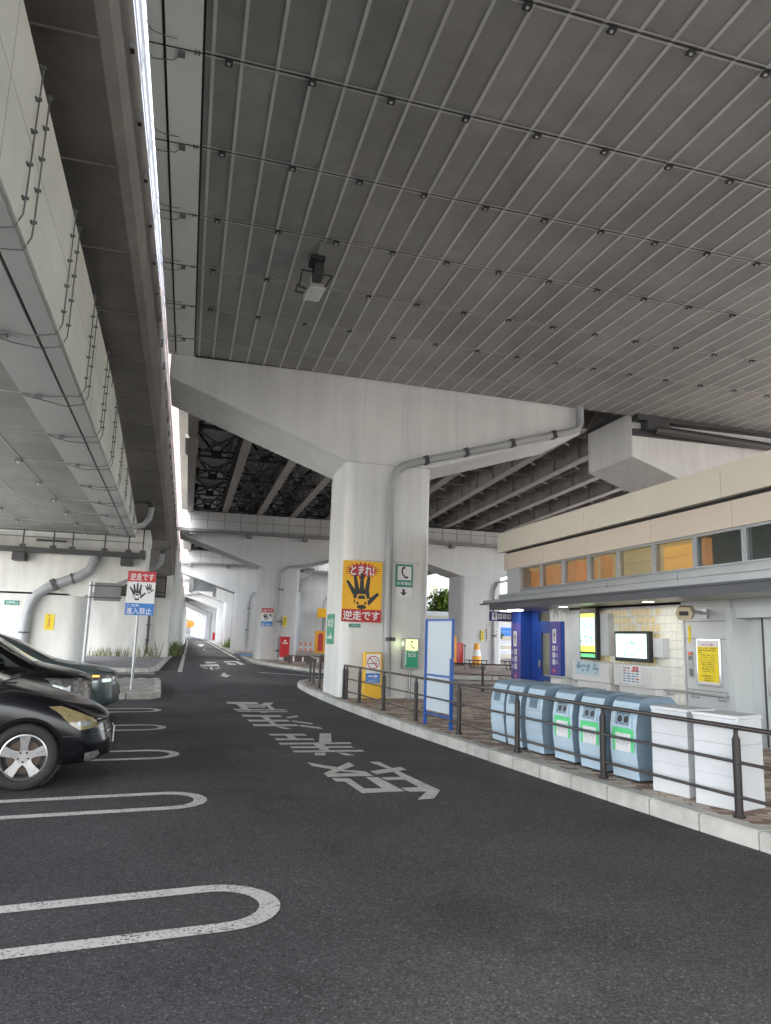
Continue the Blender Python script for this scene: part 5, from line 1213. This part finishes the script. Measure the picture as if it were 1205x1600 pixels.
    # dark arch liners
    for wx in wheel_x:
        for s in (-1,1):
            lm=MB(); lm.tube([(-wx,s*(W-.25),wr+.01),(-wx,s*(W-.15),wr+.01)],wr+.056,56,cap=False); lm.cyl((-wx,s*(W-.26),wr+.01),(-wx,s*(W-.25),wr+.01),wr+.055,28); lm.build('wheel_arch','black',e,local=True)
    # wheels
    for wx in wheel_x:
        for s in (-1,1):
            wo=bpy.data.objects.new('wheel',None); COL.objects.link(wo); wo.parent=e; wo.location=(-wx,s*(W-.115),wr); wo.rotation_euler=(0,0,R(90) if s<0 else R(-90))
            # local wheel frame: axis along x outward (+x); rotate so that +x -> outward
            wo.rotation_euler=(0,0,R(-90) if s<0 else R(90))
            rr=.69*wr
            tm=MB(); prof_=[(-.09,rr),(-.10,rr+.03),(-.095,wr-.02),(-.07,wr),(.07,wr),(.095,wr-.02),(.10,rr+.03),(.085,rr)]
            vs=[];n=48
            for k in range(n):
                t=2*math.pi*k/n
                for a,b in prof_: vs.append((a,b*math.cos(t),b*math.sin(t)))
            q_=len(prof_); tm.smooth=True; tm.add(vs,[(k*q_+j,k*q_+(j+1)%q_,((k+1)%n)*q_+(j+1)%q_,((k+1)%n)*q_+j) for k in range(n) for j in range(q_)])
            tm.build('tyre','rubber',wo,local=True)
            rm=MB(); # rim barrel + lip
            for a0,r0,a1,r1 in ((.085,rr,.088,rr-.012),(.088,rr-.012,.06,rr-.022),(.06,rr-.022,-.04,rr-.035)):
                vs=[];
                for k in range(n): t=2*math.pi*k/n; vs+=[(a0,r0*math.cos(t),r0*math.sin(t)),(a1,r1*math.cos(t),r1*math.sin(t))]
                rm.smooth=True; rm.add(vs,[(2*k,2*k+1,2*((k+1)%n)+1,2*((k+1)%n)) for k in range(n)]); rm.smooth=False
            for k in range(5):
                t=2*math.pi*k/5+R(90); c_,s_=math.cos(t),math.sin(t)
                def sp(a,rad,wd): return (a,rad*c_-wd*s_,rad*s_+wd*c_)
                ins=[sp(.070,.045,-.045),sp(.070,.045,.045),sp(.073,.10,.034),sp(.078,rr-.018,.052),sp(.078,rr-.018,-.052),sp(.073,.10,-.034)]
                rm.prism(ins,(-.03,0,0))
            rm.cyl((.03,0,0),(.073,0,0),.062,20); rm.cyl((.073,0,0),(.078,0,0),.030,16)
            rm.build('rim','rim',wo,local=True)
            bm_=MB()
            bm_.cyl((-.02,0,0),(.0,0,0),rr*.72,28); bm_.cm=1; bm_.cyl((-.06,0,0),(-.05,0,0),rr-.01,28)
            bm_.cm=1
            for k in range(5): t=2*math.pi*(k+.5)/5+R(90); bm_.cyl((.05,.048*math.cos(t),.048*math.sin(t)),(.0745,.048*math.cos(t),.048*math.sin(t)),.011,8)
            bm_.build('brake_disc',['rotor','black'],wo,local=True)
    return e,body,proj
SIDE_O=(0,-3,0)
def side(e,proj,outl,name,mat,off=.004,s=-1,step=.05,parent=None):
    """outline in (x, z) metres, projected from the side s"""
    pts=[(x,z) for x,z in outl]
    return proj(pts,(0,-s,0),(1,0,0),(0,0,1),(0,3*s,0),off,name,mat,step=step,parent=parent or e)
def front(e,proj,outl,name,mat,off=.004,step=.04,parent=None,ang=0):
    dr=Vector((-math.cos(ang),math.sin(ang),0)); U=Vector((math.sin(ang),math.cos(ang),0)); O=-dr*3+Vector((0,0,0))
    return proj(outl,dr,U,(0,0,1),O,off,name,mat,step=step,parent=parent or e)
def top_(e,proj,outl,name,mat,off=.004,step=.07):
    return proj(outl,(0,0,-1),(1,0,0),(0,1,0),(0,0,4),off,name,mat,step=step)
def rr_(a,b,c,d,r,n=4):
    p=[]
    for cx,cy,t0 in ((c-r,d-r,0),(a+r,d-r,90),(a+r,b+r,180),(c-r,b+r,270)):
        for k in range(n+1): t=R(t0+90*k/n); p.append((cx+r*math.cos(t),cy+r*math.sin(t)))
    return p
def glasshouse(e,proj,g,glass='carglass'):
    ws,rf,rr2,rb=g['ws'],g['roof0'],g['roof1'],g['rear']
    # windscreen from above
    top_(e,proj,[(-ws[0],-ws[1]),(-ws[0]+.08,0),(-ws[0],ws[1]),(-rf[0],rf[1]),(-rf[0]+.02,0),(-rf[0],-rf[1])],'windscreen',glass,off=.006,step=.09)
    for s in (-1,1):
        side(e,proj,g['win1'],'side_window',glass,off=.006,s=s,step=.07)
        side(e,proj,g['win2'],'side_window',glass,off=.006,s=s,step=.09)
        if 'tri' in g: side(e,proj,g['tri'],'quarter_window',glass,off=.006,s=s,step=.05)
        side(e,proj,[(x,z) for x,z in g['door']],'door_seam','black',off=.0015,s=s,step=.1)
        for hx in g['handles']:
            side(e,proj,rr_(hx,g['hz'],hx+.16,g['hz']+.03,.012),'door_handle','chrome',off=.02,s=s,step=.03)
def mirror(e,x,y,z,paint,s):
    m=MB(); m.smooth=True
    vs=[];n=10
    for i in range(6):
        t=math.pi*i/5
        for j in range(n): a=2*math.pi*j/n; vs.append((x+.055*math.cos(t)*1.2,y+s*.11+ .12*math.sin(t)*math.cos(a),z+.075*math.sin(t)*math.sin(a)))
    m.add(vs,[(i*n+j,i*n+(j+1)%n,(i+1)*n+(j+1)%n,(i+1)*n+j) for i in range(5) for j in range(n)])
    m.smooth=False; m.bar((x,y-.0*s,z-.05),(x,y+s*.06,z-.03),.05,.04); m.build('mirror',paint,e,local=True)
def plate_(e,x,z,W_=.33,H_=.165,frame=True):
    m=MB(); m.box((x,-W_/2,z),(x+.012,W_/2,z+H_)); m.build('number_plate','signw',e,local=True)
# --- car 1 : black people carrier
S1=dict(ds=[0,.03,.12,.28,.5,.75,1.0,1.18,1.45,1.8,2.15,2.5,3.0,3.5,3.9,4.2,4.42,4.5],nose=.36,lean=.28,
 w=[(0,.70),(.03,.77),(.12,.81),(.28,.83),(.6,.845),(3.9,.845),(4.3,.80),(4.5,.72)],
 zb=[(0,.26),(.12,.20),(.4,.19),(4.0,.20),(4.5,.30)],
 belt=[(0,.60),(.12,.70),(.28,.77),(.5,.83),(.75,.885),(1.0,.93),(1.3,.97),(2.5,1.0),(4.4,1.06),(4.5,.9)],
 top=[(0,.62),(.12,.73),(.28,.80),(.5,.87),(.75,.935),(1.0,.99),(1.18,1.05),(1.45,1.20),(1.8,1.37),(2.15,1.49),(2.5,1.545),(3.2,1.57),(3.9,1.54),(4.2,1.42),(4.42,1.1),(4.5,.95)],
 rw=[(0,.86),(1.0,.80),(1.45,.74),(2.15,.70),(3.5,.69),(4.4,.72)])
c1,b1,pj=make_car((-.72,9.13,0),R(8),'black people carrier with aged yellowish headlamps, nearest car','carblack',S1,None,.845,(.86,3.58),.318)
glasshouse(c1,pj,dict(ws=(1.14,.70),roof0=(2.12,.50),roof1=(0,0),rear=(0,0),win1=[(-1.62,1.02),(-2.22,1.38),(-2.62,1.45),(-2.70,1.04)],win2=[(-2.78,1.05),(-2.74,1.46),(-3.6,1.47),(-3.75,1.08)],tri=[(-1.30,1.0),(-1.55,1.02),(-1.6,1.12)],door=[(-1.60,.35),(-1.605,.95),(-1.611,.95),(-1.606,.35)],handles=(-2.55,-3.5),hz=.86))
for s in (-1,1):
    hl=side(c1,pj,[(-.68,.80),(-.56,.80),(-.40,.74),(-.25,.67),(-.17,.605),(-.19,.575),(-.37,.565),(-.46,.62),(-.57,.73)],'headlight','lens_amber',off=.006,s=s,step=.03)
    if hl:
        side(c1,pj,rr_(-.40,.60,-.27,.65,.02),'reflector','lens',off=.011,s=s,step=.03,parent=hl)
    side(c1,pj,[(-.30,.335),(-.17,.34),(-.15,.29),(-.2,.235),(-.30,.25)],'fog_lamp','lens',off=.006,s=s,step=.03)
    side(c1,pj,rr_(-.80,.505,-.12,.512,.003),'bumper_seam','black',off=.002,s=s,step=.03)
    mirror(c1,-1.55,s*.80,1.03,'carblack',s)
front(c1,pj,rr_(-.42,.44,.42,.58,.05),'grille','black',off=.004)
front(c1,pj,rr_(-.40,.25,.40,.36,.04),'lower_intake','black',off=.004)
front(c1,pj,rr_(-.40,.50,.40,.515,.005),'grille_bar','chrome',off=.012)
plate_(c1,-.005,.36)
m=MB(); m.bar((-1.12,-.62,1.035),(-1.02,.05,1.04),.02,.015); m.bar((-1.10,.0,1.035),(-1.04,.6,1.035),.02,.015); m.build('wiper','black',c1,local=True)
# --- car 2 : black box van
S2=dict(ds=[0,.03,.12,.28,.5,.72,.9,1.1,1.35,1.65,2.0,2.6,3.2,3.9,4.4,4.62,4.7],nose=.30,lean=.10,
 w=[(0,.74),(.03,.80),(.12,.83),(.28,.845),(4.2,.85),(4.6,.81),(4.7,.75)],
 zb=[(0,.24),(.12,.20),(4.2,.22),(4.7,.30)],
 belt=[(0,.84),(.12,.90),(.28,.94),(.5,.97),(.9,1.0),(4.6,1.08),(4.7,1.0)],
 top=[(0,.86),(.12,.93),(.28,.98),(.5,1.02),(.72,1.06),(.9,1.13),(1.1,1.26),(1.35,1.42),(1.65,1.60),(2.0,1.75),(2.6,1.83),(3.9,1.84),(4.4,1.75),(4.62,1.3),(4.7,1.05)],
 rw=[(0,.86),(.9,.84),(1.65,.78),(2.6,.76),(4.7,.76)])
c2,b2,pj=make_car((-1.26,11.95,0),R(8),'black tall van with chrome-trimmed clear headlamps, middle of the three cars','carblack2',S2,None,.85,(.84,3.7),.33)
glasshouse(c2,pj,dict(ws=(.86,.72),roof0=(1.85,.58),roof1=(0,0),rear=(0,0),win1=[(-1.30,1.06),(-1.80,1.55),(-2.2,1.68),(-2.28,1.08)],win2=[(-2.36,1.09),(-2.34,1.68),(-4.0,1.70),(-4.1,1.12)],tri=[(-.98,1.04),(-1.22,1.06),(-1.24,1.22)],door=[(-1.26,.35),(-1.265,1.0),(-1.271,1.0),(-1.266,.35)],handles=(-2.1,-2.6),hz=.93))
for s in (-1,1):
    hl=side(c2,pj,[(-.62,.88),(-.10,.865),(-.05,.60),(-.20,.58),(-.45,.68)],'headlight','lens',off=.006,s=s,step=.03)
    side(c2,pj,[(-.66,.90),(-.08,.885),(-.08,.872),(-.66,.885)],'chrome_trim','chrome',off=.012,s=s,step=.03)
    mirror(c2,-1.22,s*.82,1.10,'carblack2',s)
front(c2,pj,rr_(-.5,.50,.5,.84,.05),'grille','black',off=.004)
for z in (.56,.64,.72,.80): front(c2,pj,rr_(-.48,z,.48,z+.022,.01),'grille_bar','chrome',off=.012)
plate_(c2,-.0,.30)
# --- car 3 : dark teal compact SUV
S3=dict(ds=[0,.03,.12,.28,.5,.75,1.0,1.22,1.5,1.8,2.1,2.5,3.0,3.4,3.75,3.95,4.0],nose=.36,lean=.14,
 w=[(0,.72),(.03,.79),(.12,.83),(.28,.85),(3.6,.855),(3.9,.80),(4.0,.74)],
 zb=[(0,.28),(.12,.22),(3.6,.24),(4.0,.34)],
 belt=[(0,.74),(.12,.80),(.28,.84),(.5,.87),(1.0,.92),(1.4,.96),(3.8,1.08),(4.0,.95)],
 top=[(0,.77),(.12,.84),(.28,.885),(.5,.925),(.75,.955),(1.0,.985),(1.22,1.04),(1.5,1.20),(1.8,1.35),(2.1,1.46),(2.5,1.52),(3.0,1.53),(3.4,1.50),(3.75,1.32),(3.95,1.05),(4.0,.98)],
 rw=[(0,.86),(1.0,.82),(1.8,.74),(2.5,.71),(4.0,.74)])
c3,b3,pj=make_car((-1.12,14.85,0),R(8),'dark teal hatchback with lit headlamp and orange indicator, farthest of the three cars','carteal',S3,None,.855,(.80,3.3),.325)
glasshouse(c3,pj,dict(ws=(1.20,.70),roof0=(2.05,.52),roof1=(0,0),rear=(0,0),win1=[(-1.68,1.01),(-2.05,1.32),(-2.38,1.42),(-2.45,1.04)],win2=[(-2.53,1.05),(-2.48,1.42),(-3.1,1.42),(-3.3,1.10)],tri=[(-1.36,.99),(-1.6,1.01),(-1.64,1.14)],door=[(-1.64,.35),(-1.645,.95),(-1.651,.95),(-1.646,.35)],handles=(-2.3,-3.1),hz=.88))
for s in (-1,1):
    hl=side(c3,pj,[(-.80,.80),(-.55,.82),(-.12,.75),(-.10,.69),(-.42,.64),(-.62,.71)],'headlight','lens',off=.006,s=s,step=.03)
    if hl:
        side(c3,pj,rr_(-.36,.66,-.20,.72,.03),'lit_lamp','lens_on',off=.012,s=s,step=.02,parent=hl)
        side(c3,pj,rr_(-.52,.745,-.40,.78,.015),'indicator','indic',off=.012,s=s,step=.02,parent=hl)
    mirror(c3,-1.62,s*.82,1.02,'carteal',s)
    side(c3,pj,[(-.16,.60),(-.02,.62),(-.02,.30),(-.14,.34)],'bumper_duct','black',off=.004,s=s,step=.03)
front(c3,pj,rr_(-.45,.30,.45,.60,.06),'grille','black',off=.004)
plate_(c3,.005,.40)

# ================= PLANTS AND FAR BACKGROUND =================
def leafblob(m,c,rx,ry,rz,n,ls,rnd,seeds=9):
    cl=[]
    for _ in range(seeds):
        t=rnd.random()*6.283; u=rnd.random()*2-1; q_=math.sqrt(1-u*u); k=.35+.5*rnd.random()
        cl.append((c[0]+rx*q_*math.cos(t)*k,c[1]+ry*q_*math.sin(t)*k,c[2]+rz*u*k,.35+.3*rnd.random()))
    for i in range(n):
        x0,y0,z0,s=rnd.choice(cl); d=Vector((rnd.gauss(0,1),rnd.gauss(0,1),rnd.gauss(0,1))).normalized()*(rnd.random()**.4)*s
        p=Vector((x0+d.x*rx,y0+d.y*ry,z0+d.z*rz)); a=Vector((rnd.gauss(0,1),rnd.gauss(0,1),rnd.gauss(0,.6))).normalized()*ls*(.6+.8*rnd.random()); b=a.cross(Vector((rnd.gauss(0,1),rnd.gauss(0,1),rnd.gauss(0,1)))).normalized()*ls*.5
        m.cm=0 if rnd.random()<.6 else 1
        m.add([p-a,p+b,p+a,p-b],[(0,1,2,3)])
def tree(x,y,h,r,label,sd,mats=('leaf2','leaf'),n=5200,ls=.19):
    rnd=random.Random(sd); e=empty('broadleaf_tree',(x,y,0),label=label,cat='tree',group='trees behind the viaduct')
    m=MB(); m.tube([(x,y,0),(x+.1,y,h*.3),(x-.05,y+.1,h*.6)],[.22,.16,.09],8)
    for k in range(7):
        t=k*.9; z=h*(.32+.05*k); m.tube([(x,y,z),(x+r*.35*math.cos(t),y+r*.35*math.sin(t),z+h*.12),(x+r*.7*math.cos(t),y+r*.7*math.sin(t),z+h*.25)],[.07,.045,.02],5)
    m.build('trunk','bark',e)
    m=MB(); leafblob(m,(x,y,h*.68),r,r,h*.34,n,ls,rnd,14); m.build('crown',list(mats),e,fixn=False)
tree(22.6,62,5.6,2.6,'bright green leafy tree between the main pier and the pale right pier',3)
tree(25.8,67,4.8,2.2,'rounder green tree just left of the pale right pier',5)
tree(19.0,60,3.2,1.9,'low dark bush-like tree seen beside the edge of the main pier',8,('leaf','leaf'),2000)
tree(23.6,57,2.9,1.5,'dark shrubby tree behind the blue framed board',9,('leaf','leaf'),1800,.12)
# white apartment building
e=empty('apartment_building',(33,100,0),label='white building with small dark windows beyond the trees',cat='building')
m=MB(); m.box((27,100,0),(43,112,10.5)); m.box((30,99,0),(34,100,12)); m.build('wall','bldw',e)
for i in range(6):
    for k in range(3): m=MB(); x=28+i*2.4; m.box((x,99.95 if not 29.9<x<34 else 98.95,1.6+k*3),(x+1.2,100.0 if not 29.9<x<34 else 99.0,3.0+k*3)); m.build('window','roomdark',e)
m=MB(); m.prism([(26.5,99.5,10.5),(43.5,99.5,10.5),(35,99.5,12.2)],(0,13,0)); m.build('roof','fascia',e)
e=empty('apartment_building',(-8,120,0),label='tall pink tiled building rising in the gap between ramp and viaduct',cat='building')
m=MB(); m.box((-14,120,0),(-.6,140,62)); m.build('wall','pinkb',e)
for k in range(14):
    m=MB(); m.box((-3.6,119.94,4+k*4),(-2.4,120.0,6+k*4)); m.build('window','roomdark',e)
e=empty('teal_truck',(20.4,50,0),label='teal van body partly hidden behind the main pier',cat='van')
m=MB(); m.box((19.3,54,.5),(21.6,59,2.3)); m.build('cargo_box',pmat('truck_teal',(.06,.42,.42),.4),e,bevel=.05)
m=MB(); m.box((19.4,52.4,.45),(21.5,54,1.7)); m.build('cab',pmat('cab_red',(.55,.08,.04),.35),e,bevel=.15)
for sx in (19.5,21.25):
    for yy in (53.1,57.6): m=MB(); m.cyl((sx,yy,.4),(sx+.2,yy,.4),.4,18); m.build('wheel','rubber',e)
# noise barrier with stripes, far right behind the entrance
e=empty('noise_barrier',(26,60,0),label='far striped beige and blue barrier wall seen past the toilet entrance',cat='wall')
m=MB()
for k in range(10):
    m.cm=1 if k in (5,6) else (2 if k%2 else 0); m.box((17,57,.15+k*.36),(60,57.1 if k%2 else 57.06,.15+k*.36+.35))
m.build('panel',['beigeb','blue','bldw'],e)
# far cross structures closing the view
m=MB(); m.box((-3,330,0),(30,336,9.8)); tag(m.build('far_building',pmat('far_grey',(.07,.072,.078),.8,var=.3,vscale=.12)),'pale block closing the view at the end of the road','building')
e=empty('warning_sign',(-.1,118,0),label='small orange round warning board at the far end of the road',cat='sign'); m=MB(); m.tube([(.55,118,2.6),(.55,118.05,2.6)],.6,16); m.build('board',pmat('board_orange',(.42,.12,.01),.5),e); m=MB(); m.tube([(.55,118.1,0),(.55,118.1,2.4)],.05,6); m.build('post','galv',e)
e=empty('gantry_sign',(1.4,70,0),label='grey steel sign cabinet hanging under the third pier arm, seen from behind',cat='sign')
m=MB(); m.box((-.05,66,4.9),(.35,67.5,6.5)); m.box((2.0,66,4.6),(2.3,67.5,6.2)); m.box((.35,66.3,5.0),(2.0,66.5,6.2)); m.build('cabinet','galv',e)
for i,(x,y) in enumerate(((4.4,93),(4.5,128))):
    m=MB(); m.box((x-.2,y,.15),(x+.25,y+.3,1.3)); m.box((x-.24,y-.04,1.3),(x+.29,y+.34,1.38)); tag(m.build('fire_extinguisher_box','redbox'),['small red box far down the row of piers','tiny red box near the far end of the row'][i],'cabinet')
rnd=random.Random(11)
def weeds(name,pts,h,label,n,mats):
    m=MB()
    for i in range(n):
        x,y=rnd.choice(pts); x+=rnd.gauss(0,.25); y+=rnd.gauss(0,.10); k=h*(.4+.8*rnd.random()); a=rnd.random()*6.28
        dx,dy=math.cos(a)*.35*k,math.sin(a)*.35*k; w_=.008+.014*rnd.random()
        m.cm=rnd.randrange(len(mats)); m.add([(x-w_,y,.14),(x+w_,y,.14),(x+dx*.5+w_*.8,y+dy*.5,.14+k*.6),(x+dx,y+dy,.14+k),(x+dx*.5-w_*.8,y+dy*.5,.14+k*.6)],[(0,1,2,3,4)])
    return tag(m.build(name,mats,fixn=False),label,'plants',kind='stuff')
weeds('weeds',[(-4.8,41.6),(-4.3,41.7),(-4.2,41.6),(-4.0,41.7),(-3.5,41.6),(-3.1,41.7),(-3.0,41.6)],.5,'dry weeds along the foot of the white wall',85,['weed','weed','leaf'])
weeds('weeds',[(-2.05+.1*i,41.6) for i in range(5)],.85,'weed tuft beside the wall pipe',34,['weed','leaf'])
weeds('weeds',[(-.78+.012*i,44+.5*i) for i in range(14)],.8,'green weeds growing at the foot of the ramp wall',220,['leaf','weed'])
weeds('weeds',[(3.9+.1*i,72+.2*i) for i in range(9)],.9,'bright green plants at the fourth pier',260,['leaf2','leaf'])
